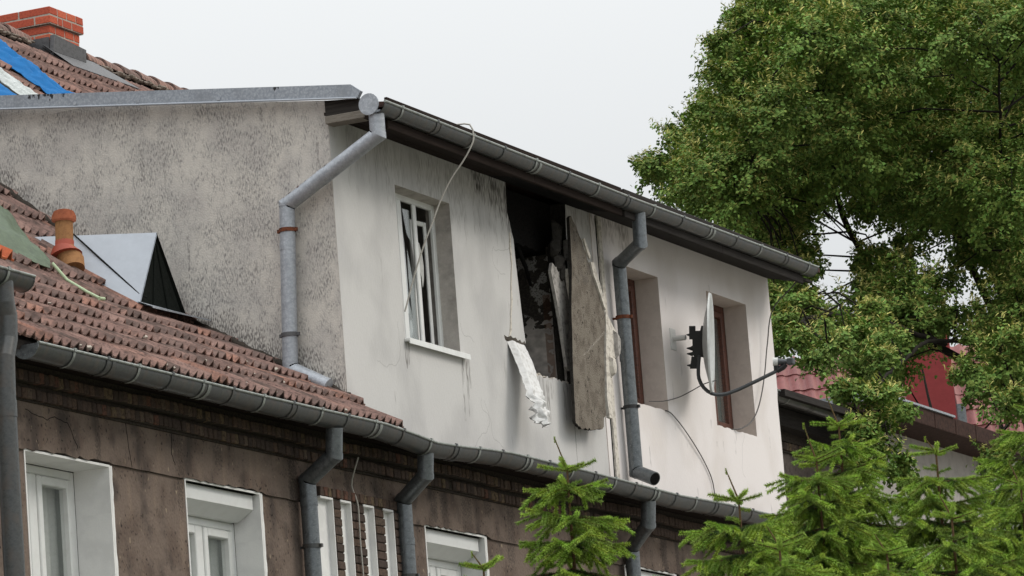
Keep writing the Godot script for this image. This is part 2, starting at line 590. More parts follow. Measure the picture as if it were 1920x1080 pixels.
	var bb := [[0.12, 0.084, 0.064], [0.1, 0.074, 0.06], [0.15, 0.08, 0.058], [0.165, 0.122, 0.08], [0.08, 0.061, 0.052], [0.135, 0.1, 0.08]]
	for k in bb.size():
		var c := lin(bb[k][0], bb[k][1], bb[k][2])
		M.brown_bricks.append(worldly(mottled(c, lin(0.05, 0.04, 0.034), lin(bb[k][0] * 1.4, bb[k][1] * 1.4, bb[k][2] * 1.4), 26, 130 + k, 0.75), 0.35, 0.95))
	M.wood_dark = mat(picture(wood_picture(lin(0.024, 0.0165, 0.0135), lin(0.012, 0.009, 0.008), lin(0.042, 0.03, 0.024)), 256, 256), 0.85, 0.0, Vector3(0.5, 3.0, 1))
	M.wood_grey = mat(picture(wood_picture(lin(0.036, 0.032, 0.03), lin(0.018, 0.016, 0.0155), lin(0.06, 0.054, 0.05)), 256, 256), 0.85, 0.0, Vector3(0.5, 3.0, 1))
	M.wood_pale = mat(picture(wood_picture(lin(0.2, 0.18, 0.155), lin(0.11, 0.097, 0.083), lin(0.27, 0.245, 0.21)), 256, 256), 0.85, 0.0, Vector3(1.5, 6.0, 1))
	M.char = worldly(mottled(lin(0.012, 0.0115, 0.011), lin(0.005, 0.005, 0.005), lin(0.035, 0.032, 0.03), 24, 140, 0.8), 0.5, 0.95)
	M.soot = worldly(mottled(lin(0.04, 0.037, 0.034), lin(0.015, 0.014, 0.013), lin(0.085, 0.08, 0.072), 26, 141, 0.8), 0.5, 0.95)
	M.room_plaster = worldly(mottled(lin(0.42, 0.40, 0.37), lin(0.32, 0.3, 0.28), lin(0.5, 0.48, 0.45), 40, 173, 0.5), 1.4, 0.95)
	M.peeling = mat(picture(peeling_picture(), 384, 512), 0.9, 0.0, Vector3(1.0 / 1.22, 1.0 / 1.12, 1), Vector3(1.25 / 1.22, 8.27 / 1.12, 0))
	M.slab = mat(picture(slab_picture(), 512, 1024), 0.95, 0.0, Vector3(1.0, 1.0 / 2.0, 1), Vector3(0, 0.25, 0), grey_picture(noise(512, 1024, 7, 7, 237, 3), 512, 1024), 0.5)
	M.scorched = worldly(mottled(lin(0.085, 0.08, 0.073), lin(0.035, 0.033, 0.03), lin(0.13, 0.122, 0.112), 40, 148, 0.7), 0.6, 0.95)
	M.torn_white = worldly(mottled(lin(0.66, 0.62, 0.55), lin(0.34, 0.31, 0.27), lin(0.8, 0.78, 0.72), 30, 142, 0.7), 0.5, 0.9)
	M.torn_grey = worldly(mottled(lin(0.42, 0.40, 0.375), lin(0.16, 0.15, 0.14), lin(0.56, 0.54, 0.51), 34, 143, 0.8), 0.5, 0.9)
	M.sheet_white = worldly(mottled(lin(0.72, 0.73, 0.73), lin(0.4, 0.39, 0.37), lin(0.82, 0.82, 0.82), 26, 144, 0.6), 0.5, 0.6)
	M.black_iron = plain(0.012, 0.012, 0.013, 0.45)
	M.grey_iron = plain(0.075, 0.08, 0.085, 0.45, 0.4)
	M.dish = worldly(mottled(lin(0.52, 0.545, 0.535), lin(0.4, 0.42, 0.41), lin(0.66, 0.68, 0.67), 40, 145, 0.5), 0.8, 0.45)
	M.light_plastic = plain(0.6, 0.6, 0.58, 0.5)
	M.cable_pale = plain(0.42, 0.40, 0.36, 0.7)
	M.cable_dark = plain(0.09, 0.085, 0.08, 0.6)
	M.brown_frame = mat(picture(wood_picture(lin(0.105, 0.038, 0.024), lin(0.05, 0.02, 0.014), lin(0.16, 0.065, 0.04)), 256, 256), 0.55, 0.0, Vector3(5, 1, 1))
	M.curtain = worldly(mottled(lin(0.5, 0.505, 0.49), lin(0.4, 0.405, 0.39), lin(0.56, 0.56, 0.55), 30, 146, 0.6), 0.4, 0.95)
	M.blind = worldly(mottled(lin(0.42, 0.43, 0.45), lin(0.3, 0.31, 0.33), lin(0.5, 0.51, 0.53), 30, 147, 0.6), 0.5, 0.9)
	var gl := StandardMaterial3D.new()
	gl.transparency = BaseMaterial3D.TRANSPARENCY_ALPHA
	gl.albedo_color = Color(0.82, 0.88, 0.86, 0.12)
	gl.roughness = 0.04
	gl.metallic_specular = 0.6
	M.glass = gl
	M.tarp_blue = worldly(mottled(lin(0.016, 0.125, 0.33), lin(0.01, 0.085, 0.24), lin(0.03, 0.18, 0.42), 30, 150, 0.6), 0.8, 0.8)
	M.tarp_green = worldly(mottled(lin(0.06, 0.092, 0.05), lin(0.03, 0.05, 0.027), lin(0.12, 0.165, 0.095), 30, 151, 0.7), 0.8, 0.6)
	M.strap = plain(0.34, 0.42, 0.26, 0.6)
	M.plastic = worldly(mottled(lin(0.34, 0.37, 0.36), lin(0.16, 0.18, 0.17), lin(0.62, 0.65, 0.64), 22, 152, 0.9), 0.7, 0.3)
	M.terracotta = worldly(mottled(lin(0.36, 0.115, 0.06), lin(0.2, 0.065, 0.04), lin(0.42, 0.15, 0.085), 26, 153, 0.6), 0.4, 0.8)
	M.tan_clay = worldly(mottled(lin(0.33, 0.17, 0.075), lin(0.2, 0.1, 0.05), lin(0.4, 0.22, 0.11), 26, 154, 0.6), 0.4, 0.8)
	M.red_cuff = plain(0.36, 0.07, 0.04, 0.6)
	M.lead = worldly(mottled(lin(0.09, 0.09, 0.095), lin(0.05, 0.05, 0.053), lin(0.15, 0.15, 0.155), 26, 155, 0.7), 0.5, 0.6, 0.2)
	M.sheet_metal = worldly(mottled(lin(0.37, 0.40, 0.44), lin(0.3, 0.325, 0.36), lin(0.42, 0.455, 0.5), 60, 156, 0.5), 0.7, 0.6, 0.1)
	M.dark_sheet = worldly(mottled(lin(0.014, 0.016, 0.014), lin(0.007, 0.008, 0.007), lin(0.03, 0.034, 0.03), 26, 157, 0.7), 0.5, 0.8)
	M.grey_render = worldly(mottled(lin(0.47, 0.445, 0.415), lin(0.36, 0.34, 0.32), lin(0.54, 0.51, 0.48), 40, 158, 0.6), 1.2, 0.95)
	M.brown_board = worldly(mottled(lin(0.062, 0.036, 0.03), lin(0.03, 0.02, 0.018), lin(0.1, 0.06, 0.05), 26, 159, 0.7), 0.6, 0.8)
	M.dull_wall = worldly(mottled(lin(0.155, 0.13, 0.115), lin(0.075, 0.062, 0.056), lin(0.22, 0.19, 0.17), 40, 160, 0.7), 1.1, 0.95)
	M.red_paint = worldly(mottled(lin(0.225, 0.043, 0.044), lin(0.17, 0.034, 0.035), lin(0.27, 0.058, 0.055), 40, 161, 0.5), 1.2, 0.8)
	M.red_tiles = []
	for k in 3:
		var q: float = [1.0, 0.85, 1.12][k]
		M.red_tiles.append(worldly(mottled(lin(0.23 * q, 0.07 * q, 0.066 * q), lin(0.13, 0.042, 0.042), lin(0.33, 0.125, 0.115), 30, 162 + k, 0.6), 0.8, 0.55))
	M.bark = worldly(mottled(lin(0.02, 0.017, 0.014), lin(0.008, 0.007, 0.006), lin(0.04, 0.035, 0.03), 14, 170, 0.8), 0.5, 0.95)
	M.twig = worldly(mottled(lin(0.12, 0.075, 0.04), lin(0.06, 0.04, 0.025), lin(0.18, 0.12, 0.065), 14, 171, 0.8), 0.2, 0.95)
	M.soil = worldly(mottled(lin(0.22, 0.21, 0.185), lin(0.13, 0.125, 0.11), lin(0.3, 0.29, 0.26), 40, 172, 0.7), 5.0, 0.98)
	var lf := StandardMaterial3D.new()
	lf.vertex_color_use_as_albedo = true
	lf.roughness = 0.7
	lf.metallic_specular = 0.25
	lf.cull_mode = BaseMaterial3D.CULL_DISABLED
	lf.backlight_enabled = true
	lf.backlight = Color(0.2, 0.3, 0.06)
	M.leaf = lf
	var nd := StandardMaterial3D.new()
	nd.vertex_color_use_as_albedo = true
	nd.roughness = 0.65
	nd.metallic_specular = 0.3
	nd.cull_mode = BaseMaterial3D.CULL_DISABLED
	nd.backlight_enabled = true
	nd.backlight = Color(0.1, 0.16, 0.03)
	M.needle = nd

func wood_picture(col: Color, dark: Color, light: Color) -> PackedByteArray:
	var d := flat(256, 256, col)
	d = lay(d, noise(256, 256, 90, 5, 201, 3), dark, 0.45, 0.8, 0.8)
	d = lay(d, noise(256, 256, 60, 3, 202, 2), light, 0.58, 0.9, 0.7)
	d = lay(d, noise(256, 256, 30, 30, 203, 3), dark, 0.6, 0.9, 0.5)
	return d

func flashing_picture() -> PackedByteArray:
	var w := 1024
	var h := 200
	var d := flat(w, h, lin(0.30, 0.325, 0.36))
	d = lay(d, noise(w, h, 7, 7, 211, 1, FastNoiseLite.TYPE_CELLULAR), lin(0.22, 0.24, 0.275), 0.2, 0.6, 0.7)
	d = lay(d, noise(w, h, 5, 5, 212, 2), lin(0.44, 0.47, 0.5), 0.55, 0.85, 0.7)
	d = lay(d, noise(w, h, 60, 60, 213, 3), lin(0.2, 0.215, 0.24), 0.5, 0.85, 0.5)
	var fine := noise(w, h, 4, 9, 214, 2)
	# black tar that ran over the top edge of the sheet
	for k in 30:
		var zz: float = [-2.24, -0.34, -2.2][k % 3] + rng.randf_range(-0.14, 0.14) * (0.25 if k % 3 == 1 else 1.0)
		var top := 9.19 - 0.134 * (zz + 2.6)
		var x0 := int((zz + 3.7) / 4.1 * w)
		var y0 := int((9.4 - top) / 0.8 * h) - 3
		d = stain(d, w, h, x0, y0, x0 + rng.randi_range(4, 7), y0 + int(5 + 24 * rng.randf() * rng.randf()), lin(0.012, 0.012, 0.013), 1.0, fine, 0.3, 0.5)
	return d

func peeling_picture() -> PackedByteArray:
	# sooty plaster of the burnt window's side: flakes of pale paint left above, grey below
	var w := 384
	var h := 512
	var d := flat(w, h, lin(0.05, 0.045, 0.04))
	d = lay(d, noise(w, h, 12, 12, 221, 3), lin(0.1, 0.088, 0.075), 0.4, 0.8, 0.8)
	var fl := noise(w, h, 46, 64, 222, 4)
	var gate := noise(w, h, 110, 150, 223, 2)
	d = lay(d, fl, lin(0.45, 0.445, 0.43), 0.56, 0.575, 0.85, gate, 0.42, 0.46)
	d = lay(d, noise(w, h, 6, 8, 225, 2), lin(0.03, 0.027, 0.024), 0.55, 0.8, 0.7)
	var wav := noise(w, h, 40, 40, 224, 3)
	for y in range(215, h):
		for x in w:
			var k := y * w + x
			if y > 282 + (wav[k] - 128) * 0.5 + 26.0 * sin(x * 0.011):
				var o := k * 3
				var g := lin(0.46, 0.43, 0.40)
				var f := 0.82 + 0.36 * wav[k] / 255.0
				d[o] = int(g.r8 * f)
				d[o + 1] = int(g.g8 * f)
				d[o + 2] = int(g.b8 * f)
	for y in h:   # a rusty strip beside the outer edge
		for x in range(334, 354):
			var k := y * w + x
			if wav[k] + 30 > 120 and y > 170:
				d[k * 3] = int(lerpf(d[k * 3], 88, 0.4))
				d[k * 3 + 1] = int(lerpf(d[k * 3 + 1], 56, 0.4))
				d[k * 3 + 2] = int(lerpf(d[k * 3 + 2], 40, 0.4))
	return d

func slab_picture() -> PackedByteArray:
	# u = x, v = (1 - y/2 ...): about a metre by two metres of buff adhesive coat
	var w := 512
	var h := 1024
	var d := flat(w, h, lin(0.20, 0.175, 0.147))
	d = lay(d, noise(w, h, 70, 90, 231, 4), lin(0.125, 0.105, 0.086), 0.42, 0.75, 0.8)
	d = lay(d, noise(w, h, 4, 4, 232, 2), lin(0.16, 0.14, 0.117), 0.5, 0.9, 0.6)
	d = lay(d, noise(w, h, 9, 9, 233, 2), lin(0.31, 0.28, 0.24), 0.55, 0.9, 0.5)
	d = lay(d, noise(w, h, 9, 22, 234, 1), lin(0.035, 0.03, 0.026), 0.78, 0.81, 0.95, noise(w, h, 90, 90, 235, 2), 0.45, 0.55)
	var fine := noise(w, h, 6, 6, 236, 2)
	for k in 60:   # a pale scrape across it
		var q := k / 60.0
		var x0 := int(lerpf(480, 430, q)) % w
		x0 = int(fposmod(lerpf(4.40, 3.95, q), 1.0) * w)
		var y0 := int(fposmod(-lerpf(7.62, 7.38, q) / 2.0 + 0.25, 1.0) * h)
		d = stain(d, w, h, x0 - 9, y0 - 6, x0 + 9, y0 + 7, lin(0.5, 0.47, 0.43), 0.4, fine, 0.4, 0.8)
	for k in 30:
		var x0 := int(fposmod(rng.randf_range(3.95, 4.3), 1.0) * w)
		var y0 := int(fposmod(-rng.randf_range(7.95, 8.45) / 2.0 + 0.25, 1.0) * h)
		d = stain(d, w, h, x0 - 20, y0 - 20, x0 + 20, y0 + 26, lin(0.13, 0.12, 0.11), 0.55, fine, 0.3, 0.7)
	return d

# height of the tiled slope above z (the kick at the eaves included)
const ROOF_Z := [0.355, 0.03, -1.26, -2.68, -6.45]
const ROOF_Y := [6.342, 6.555, 7.31, 8.48, 11.57]
func roof_y(z: float) -> float:
	for i in 4:
		if z >= ROOF_Z[i + 1] or i == 3:
			return lerpf(ROOF_Y[i], ROOF_Y[i + 1], (z - ROOF_Z[i]) / (ROOF_Z[i + 1] - ROOF_Z[i]))
	return 0.0
func roof_at(s: float) -> Vector2:   # (z, y) at the length s up the slope from the eaves
	for i in 4:
		var a := Vector2(ROOF_Z[i], ROOF_Y[i])
		var b := Vector2(ROOF_Z[i + 1], ROOF_Y[i + 1])
		var l := a.distance_to(b)
		if s <= l or i == 3:
			return a.lerp(b, s / l)
		s -= l
	return Vector2.ZERO

# ------------------------------------------------------------------ pieces of the house
func half_gutter(parent: Node, path: Array, r: float, spacing: float, metal: Material, first := 0.0, called := "gutter") -> Node3D:
	var g := holder(called, parent)
	var prof := PackedVector2Array()
	for k in 15:
		var a := PI * k / 14.0
		prof.append(Vector2(cos(a) * r, -sin(a) * r))
	var inner := PackedVector2Array()
	for k in 15:
		var a := PI - PI * k / 14.0
		inner.append(Vector2(cos(a) * (r - 0.004), -sin(a) * (r - 0.004)))
	var mb := MB.new()
	mb.sweep_x(path, prof)
	mb.sweep_x(path, inner)
	obj("trough", mb, metal, g)
	var lip := MB.new()
	var lp := []
	for p in path:
		lp.append(p + V(0, 0.003, r + 0.002))
	lip.tube(lp, 0.0095, 8)
	obj("rolled_lip", lip, M.lip, g)
	# brackets hooped round the trough
	var a0: Vector3 = path[0]
	var a1: Vector3 = path[-1]
	var x := a0.x + first
	var k := 0
	while x < a1.x:
		var i := 0
		while i < path.size() - 2 and path[i + 1].x < x:
			i += 1
		var p: Vector3 = (path[i] as Vector3).lerp(path[i + 1], clampf((x - path[i].x) / (path[i + 1].x - path[i].x), 0, 1))
		var st := MB.new()
		var hoop := PackedVector2Array()
		for q in 15:
			var a := PI * q / 14.0
			hoop.append(Vector2(cos(a) * (r + 0.006), -sin(a) * (r + 0.006)))
		st.sweep_x([p + V(-0.013, 0, 0), p + V(0.013, 0, 0)], hoop)
		st.box(p + V(-0.013, -0.004, r + 0.001), p + V(0.013, 0.017, r + 0.014))
		if k % 3 == 1:
			var seam := PackedVector2Array()
			for q in 15:
				var a := PI * q / 14.0
				seam.append(Vector2(cos(a) * (r + 0.004), -sin(a) * (r + 0.004)))
			st.sweep_x([p + V(0.06, 0, 0), p + V(0.10, 0, 0)], seam)
		obj("bracket", st, M.lip if k % 2 == 0 else metal, g)
		x += spacing * rng.randf_range(0.93, 1.07)
		k += 1
	return g

func end_cap(g: Node, at: Vector3, r: float, metal: Material, full := false) -> void:
	var mb := MB.new()
	var seg := 20
	var pl := PackedVector2Array()
	for k in (seg if full else seg / 2 + 1):
		var a := (TAU * k / seg) if full else (PI + PI * k / (seg / 2.0))
		pl.append(Vector2(cos(a) * r, sin(a) * r))
	mb.prism(pl, -0.004, 0.004, null, Transform3D(Basis(V(0, 0, 1), V(0, 1, 0), V(-1, 0, 0)), at))
	obj("end_cap", mb, metal, g)

func downpipe(parent: Node, pts: Array, r: float, metal: Material, seams := true, seg := 18) -> Node3D:
	var d := holder("downpipe", parent)
	var mb := MB.new()
	mb.tube(pts, r, seg)
	obj("pipe", mb, metal, d)
	if seams:   # lock seams at the bends
		for i in range(1, pts.size() - 1):
			var a: Vector3 = (pts[i] - pts[i - 1]).normalized()
			var b: Vector3 = (pts[i + 1] - pts[i]).normalized()
			var s := MB.new()
			s.tube([pts[i] - a * 0.012, pts[i], pts[i] + b * 0.012], r + 0.0028, seg, false)
			obj("bend_seam", s, metal, d)
	return d

func clamp_on(d: Node, at: Vector3, r: float, m: Material, wall_z := 0.0, to_x := false) -> void:
	var mb := MB.new()
	mb.tube([at + V(0, -0.014, 0), at + V(0, 0.014, 0)], r + 0.006, 18, true)
	mb.box(at + V(-0.012, -0.012, r), at + V(0.012, 0.012, r + 0.022))
	if to_x:
		mb.box(at + V(0, -0.008, -0.008), at + V(0.1, 0.008, 0.008))
		mb.box(at + V(-0.012, -0.012, -r - 0.022), at + V(0.012, 0.012, -r))
	else:
		mb.box(at + V(-0.008, -0.008, wall_z - at.z), at + V(0.008, 0.008, 0))
	obj("clamp", mb, m, d)

func socket(d: Node, at: Vector3, r: float, m: Material) -> void:
	var mb := MB.new()
	mb.tube([at, at + V(0, 0.05, 0)], r + 0.003, 18, true)
	obj("socket", mb, m, d)

func frame_bars(mb: MB, x0: float, x1: float, y0: float, y1: float, z0: float, z1: float, wd: float) -> void:
	mb.cbox(V(x0, y0, z0), V(x0 + wd, y1, z1), 0.006)
	mb.cbox(V(x1 - wd, y0, z0), V(x1, y1, z1), 0.006)
	mb.cbox(V(x0 + wd, y0, z0), V(x1 - wd, y0 + wd, z1), 0.006)
	mb.cbox(V(x0 + wd, y1 - wd, z0), V(x1 - wd, y1, z1), 0.006)

func pane_at(p: Node, x0: float, x1: float, y0: float, y1: float, z: float) -> void:
	var mb := MB.new()
	mb.quad(V(x0, y0, z), V(x1, y0, z), V(x1, y1, z), V(x0, y1, z))
	obj("pane", mb, M.glass, p)

func ragged(x0: float, y0: float, x1: float, y1: float, n: int, amp: float) -> Array:   # broken edge between two points
	var a := []
	for i in n + 1:
		var t := float(i) / n
		var e := amp if i > 0 and i < n else 0.0
		a.append_array([lerpf(x0, x1, t) + rng.randf_range(-e, e), lerpf(y0, y1, t) + rng.randf_range(-e, e)])
	return a

# cloth: a sheet over a spine with a cross profile, given thickness
func strip_cloth(centre: Array, across: Vector3, up: Vector3, width: Array, fold: float, sd: int, waves := 3.0) -> MB:
	var mb := MB.new()
	var f := FastNoiseLite.new()
	f.seed = sd
	f.frequency = 2.2
	var cols := 14
	var rows := centre.size()
	var P := []
	for i in rows:
		var r := []
		for j in cols + 1:
			var t := float(j) / cols - 0.5
			var w: float = lerpf(width[0], width[1], float(i) / (rows - 1))
			var hgt := fold * (0.6 + 0.5 * f.get_noise_2d(i * 0.12 + 5.0, t * 2.0)) * (1.0 - 4.0 * t * t) + 0.35 * fold * sin(t * TAU * waves * 0.5 + 3.0 * f.get_noise_2d(i * 0.05, 9.0)) + fold * 0.16 * f.get_noise_2d(i * 0.12, t * 3.0)
			r.append(centre[i] + across * (w * (t + 0.03 * f.get_noise_2d(i * 0.08, 3.0))) + up * hgt)
		P.append(r)
	sheet(mb, P, 0.006)
	return mb

# grid of points -> smooth sheet of some thickness
func sheet(mb: MB, P: Array, thick: float) -> void:
	var rows := P.size()
	var cols: int = P[0].size()
	var N := []
	for i in rows:
		var r := []
		for j in cols:
			var a: Vector3 = P[mini(i + 1, rows - 1)][j] - P[maxi(i - 1, 0)][j]
			var b: Vector3 = P[i][mini(j + 1, cols - 1)] - P[i][maxi(j - 1, 0)]
			r.append(b.cross(a).normalized())
		N.append(r)
	for i in rows - 1:
		for j in cols - 1:
			var a: Vector3 = P[i][j]
			var b: Vector3 = P[i][j + 1]
			var d: Vector3 = P[i + 1][j + 1]
			var e: Vector3 = P[i + 1][j]
			var na: Vector3 = N[i][j]
			var nb: Vector3 = N[i][j + 1]
			var nd: Vector3 = N[i + 1][j + 1]
			var ne: Vector3 = N[i + 1][j]
			mb.quad_n(a, b, d, e, na, nb, nd, ne, Vector2(j, i) * 0.03, Vector2(j + 1, i) * 0.03, Vector2(j + 1, i + 1) * 0.03, Vector2(j, i + 1) * 0.03)
			mb.quad_n(a - na * thick, e - ne * thick, d - nd * thick, b - nb * thick, -na, -ne, -nd, -nb, Vector2(j, i) * 0.03, Vector2(j, i + 1) * 0.03, Vector2(j + 1, i + 1) * 0.03, Vector2(j + 1, i) * 0.03)
	for i in rows - 1:
		for j in [0, cols - 1]:
			mb.quad(P[i][j], P[i + 1][j], P[i + 1][j] - N[i + 1][j] * thick, P[i][j] - N[i][j] * thick)
	for j in cols - 1:
		for i in [0, rows - 1]:
			mb.quad(P[i][j], P[i][j + 1], P[i][j + 1] - N[i][j + 1] * thick, P[i][j] - N[i][j] * thick)

func tile_mesh(width: float, length: float, h0: float, h1: float, sd: int) -> ArrayMesh:
	# two-ribbed clay pan: x across, lower end at z = 0, runs to -z
	var r := RandomNumberGenerator.new()
	r.seed = sd
	var mb := MB.new()
	var us := [0.004, 0.02, 0.05, 0.08, 0.122, 0.15, 0.178, 0.197]
	var hs := [0.0, 0.0, 1.0, 0.0, 0.0, 1.0, 0.0, 0.0]
	var top := [[], []]
	var bot := [[], []]
	for e in 2:
		for i in 8:
			var q: float = us[i] / 0.2 * width
			var hh: float = hs[i] * (h0 if e == 0 else h1) * r.randf_range(0.88, 1.1)
			var z: float = (0.0 + r.randf_range(-0.004, 0.006)) if e == 0 else -length
			top[e].append(V(q, hh, z))
			bot[e].append(V(q, hh - 0.013, z))
	for i in 7:
		mb.quad(top[0][i], top[0][i + 1], top[1][i + 1], top[1][i])
		mb.quad(bot[0][i + 1], bot[0][i], bot[1][i], bot[1][i + 1])
		mb.quad(bot[0][i], bot[0][i + 1], top[0][i + 1], top[0][i])
	mb.quad(bot[1][0], bot[0][0], top[0][0], top[1][0])
	mb.quad(bot[0][7], bot[1][7], top[1][7], top[0][7])
	return mb.mesh()

func tile_place(x: float, s: float, length: float, lift := 0.045) -> Transform3D:
	var a := roof_at(s)
	var b := roof_at(s + length)
	var up := Vector3(0, b.y - a.y, b.x - a.x).normalized()       # up the slope
	var nn := Vector3(1, 0, 0).cross(up).normalized()
	if nn.y < 0.0:
		nn = -nn
	var tilt := 0.028 / length
	var back := (-up + nn * tilt).normalized()
	var n2 := back.cross(Vector3(1, 0, 0)).normalized()
	return Transform3D(Basis(V(1, 0, 0), n2, back), V(x, a.y, a.x) + nn * lift)

func spin(t: Transform3D, amt: float) -> Transform3D:
	return Transform3D(t.basis * Basis.from_euler(V(rng.randf_range(-amt, amt) * 0.6, rng.randf_range(-amt, amt), rng.randf_range(-amt, amt) * 0.5)), t.origin + t.basis.y * rng.randf_range(-0.004, 0.005) + t.basis.z * rng.randf_range(-0.008, 0.008))

func build_house() -> Node3D:
	var H := thing("terraced_house", "long old terraced house with a burnt-out pale attic storey above brown render", "house", V(1.7, 0, 0))
	# ---------------- old brown facade
	var fw := MB.new()
	var holes := [[-4.47, -3.43], [-2.46, -1.42], [1.09, 2.11], [4.70, 5.73]]
	var x := -5.05
	var rv := MB.new()
	for h in holes + [[8.55, 8.55]]:
		fw.prism(poly([x, 0.0, h[0], 0.0, h[0], 5.805, x, 5.805]), -0.3, 0.0, rv)
		if h[0] < 8.5:
			fw.prism(poly([h[0], 0.0, h[1], 0.0, h[1], 4.35, h[0], 4.35]), -0.3, 0.0, rv)
		x = h[1]
	# the lintel band stands 16 mm proud, its lower edge chipped above the windows
	var band := ragged(-5.05, 5.805, -4.5, 5.79, 5, 0.003)
	band += ragged(-4.45, 5.80, -3.45, 5.815, 22, 0.012) + ragged(-3.4, 5.806, -2.5, 5.806, 6, 0.002) + ragged(-2.45, 5.815, -1.42, 5.82, 20, 0.009)
	band += ragged(-1.36, 5.806, -0.9, 5.806, 5, 0.002) + ragged(-0.55, 5.935, 0.68, 5.935, 12, 0.003) + ragged(0.72, 5.806, 1.05, 5.806, 4, 0.002) + ragged(1.09, 5.82, 2.11, 5.83, 20, 0.009)
	band += ragged(2.2, 5.806, 4.6, 5.806, 12, 0.002) + ragged(4.7, 5.82, 5.73, 5.83, 16, 0.01) + ragged(5.9, 5.806, 8.55, 5.806, 8, 0.002)
	band += [8.55, 6.1, -5.05, 6.1]
	fw.prism(poly(band), -0.3, 0.016, rv)
	fw.box(V(-5.05, 6.1, -0.3), V(8.55, 6.42, 0.0))
	obj("facade_wall", fw, M.facade, H)
	obj("wall_edges", rv, M.dull_wall, H)
	# long cracks in the render: narrow raised lips of loosened plaster
	for cr in [[-4.45, 6.04, -4.2, 6.0, -4.1, 6.03, -3.95, 6.01, -3.9, 5.95, -3.84, 5.86], [-3.22, 6.1, -3.2, 5.97, -3.17, 5.81], [-2.62, 6.08, -2.64, 5.95, -2.6, 5.88]]:
		var cm := MB.new()
		var cp := []
		for i in range(0, cr.size(), 2):
			if i > 0:
				for q in 5:
					var f := (q + 1) / 6.0
					cp.append(V(lerpf(cr[i - 2], cr[i], f) + rng.randf_range(-0.006, 0.006), lerpf(cr[i - 1], cr[i + 1], f) + rng.randf_range(-0.006, 0.006), 0.0165))
			cp.append(V(cr[i], cr[i + 1], 0.0165))
		cm.tube(cp, 0.0024, 4)
		obj("plaster_crack", cm, M.char, H)
	# ---------------- brick cornice
	var co := holder("cornice", H)
	var core := MB.new()
	core.box(V(-5.05, 6.085, 0.016), V(8.55, 6.1, 0.03))
	core.box(V(-5.05, 6.1, 0.0), V(8.55, 6.16, 0.048))
	core.box(V(-5.05, 6.16, 0.0), V(8.55, 6.19, 0.03))
	core.box(V(-5.05, 6.19, 0.0), V(8.55, 6.258, 0.092))
	core.box(V(-5.05, 6.258, 0.0), V(8.55, 6.34, 0.075))
	obj("bedding_mortar", core, M.old_mortar, co)
	var variants := []
	for k in 4:
		var b := MB.new()
		var r := RandomNumberGenerator.new()
		r.seed = 40 + k
		b.cbox(V(0, 0, 0), V(0.0535, 0.066, 0.06), 0.005, 0.002, r)
		variants.append(b.mesh())
	var rest := [[], []]
	for row in 2:
		var bx := -5.03 + row * 0.02
		var k := 0
		while bx < 8.45:
			var sag := 0.006 * sin(bx * 1.7) + 0.004 * sin(bx * 4.1 + 1.0)
			var at := V(bx, (6.098 if row == 0 else 6.192) + sag, 0.0 if row == 0 else 0.046)
			var tr := Transform3D(Basis.from_euler(V(rng.randf_range(-0.02, 0.02), rng.randf_range(-0.03, 0.03), rng.randf_range(-0.03, 0.03))), at + V(0, rng.randf_range(-0.003, 0.003), rng.randf_range(-0.006, 0.004)))
			var vi := rng.randi_range(0, 3)
			if rng.randf() < 0.008:
				bx += 0.0605
				continue
			if k < 148:
				var o := MeshInstance3D.new()
				o.name = numbered("brick")
				o.mesh = variants[vi]
				o.material_override = M.brown_bricks[[0, 0, 1, 1, 2, 3, 4, 5, 4, 4, 1, 4][rng.randi_range(0, 11)]]
				tr.origin -= H.position
				o.transform = tr
				co.add_child(o, true)
			else:
				rest[row].append(tr)
			k += 1
			bx += 0.0605
	var far_bricks: Array = rest[0] + rest[1]
	var mmi := multi("far_bricks", co, variants[0], far_bricks, [], M.brown_bricks[1])
	mmi.set_meta("kind", "stuff")
	# boards between cornice and gutter
	var eb := MB.new()
	eb.box(V(-5.05, 6.30, 0.075), V(8.5, 6.325, 0.27))
	obj("eaves_board", eb, M.wood_dark, H)

	# ---------------- windows of the old facade
	white_window(H, -4.47, -3.43, 5.80, false)
	white_window(H, -2.46, -1.42, 5.815, true)
	white_window(H, 1.09, 2.11, 5.825, true)
	white_window(H, 4.70, 5.73, 5.825, true)

	# ---------------- brick panel with white slots
	var bp := holder("slotted_brick_panel", H)
	var back := MB.new()
	back.box(V(-0.66, 4.5, 0.0), V(0.68, 5.862, 0.006))
	var piers := [[-0.445, -0.335], [-0.17, 0.015], [0.185, 0.325], [0.49, 0.67]]
	for p in piers:
		back.box(V(p[0] + 0.003, 4.9, 0.006), V(p[1] - 0.003, 5.86, 0.052))
		var y := 4.9
		while y < 5.85:
			var b := MB.new()
			b.cbox(V(p[0] + rng.randf_range(-0.004, 0.004), y, 0.0), V(p[1] + rng.randf_range(-0.004, 0.004), minf(y + 0.054, 5.858), 0.062 + rng.randf_range(-0.005, 0.003)), 0.005, 0.002, rng)
			obj("brick", b, M.brown_bricks[[0, 1, 4, 4, 1, 5, 4, 0, 1, 4][rng.randi_range(0, 9)]], bp)
			y += 0.0595
		var lower := MB.new()
		lower.box(V(p[0], 4.5, 0.0), V(p[1], 4.9, 0.06))
		obj("lower_pier", lower, M.brown_bricks[1], bp)
	obj("mortar_bed", back, M.old_mortar, bp)
	var bx2 := -0.64
	while bx2 < 0.64:
		var b := MB.new()
		b.cbox(V(bx2, 5.864, 0.0), V(bx2 + 0.054, 5.928, 0.064 + rng.randf_range(-0.005, 0.004)), 0.005, 0.002, rng)
		obj("brick", b, M.brown_bricks[[5, 0, 3, 0, 1, 2][rng.randi_range(0, 5)]], bp)
		bx2 += 0.0595
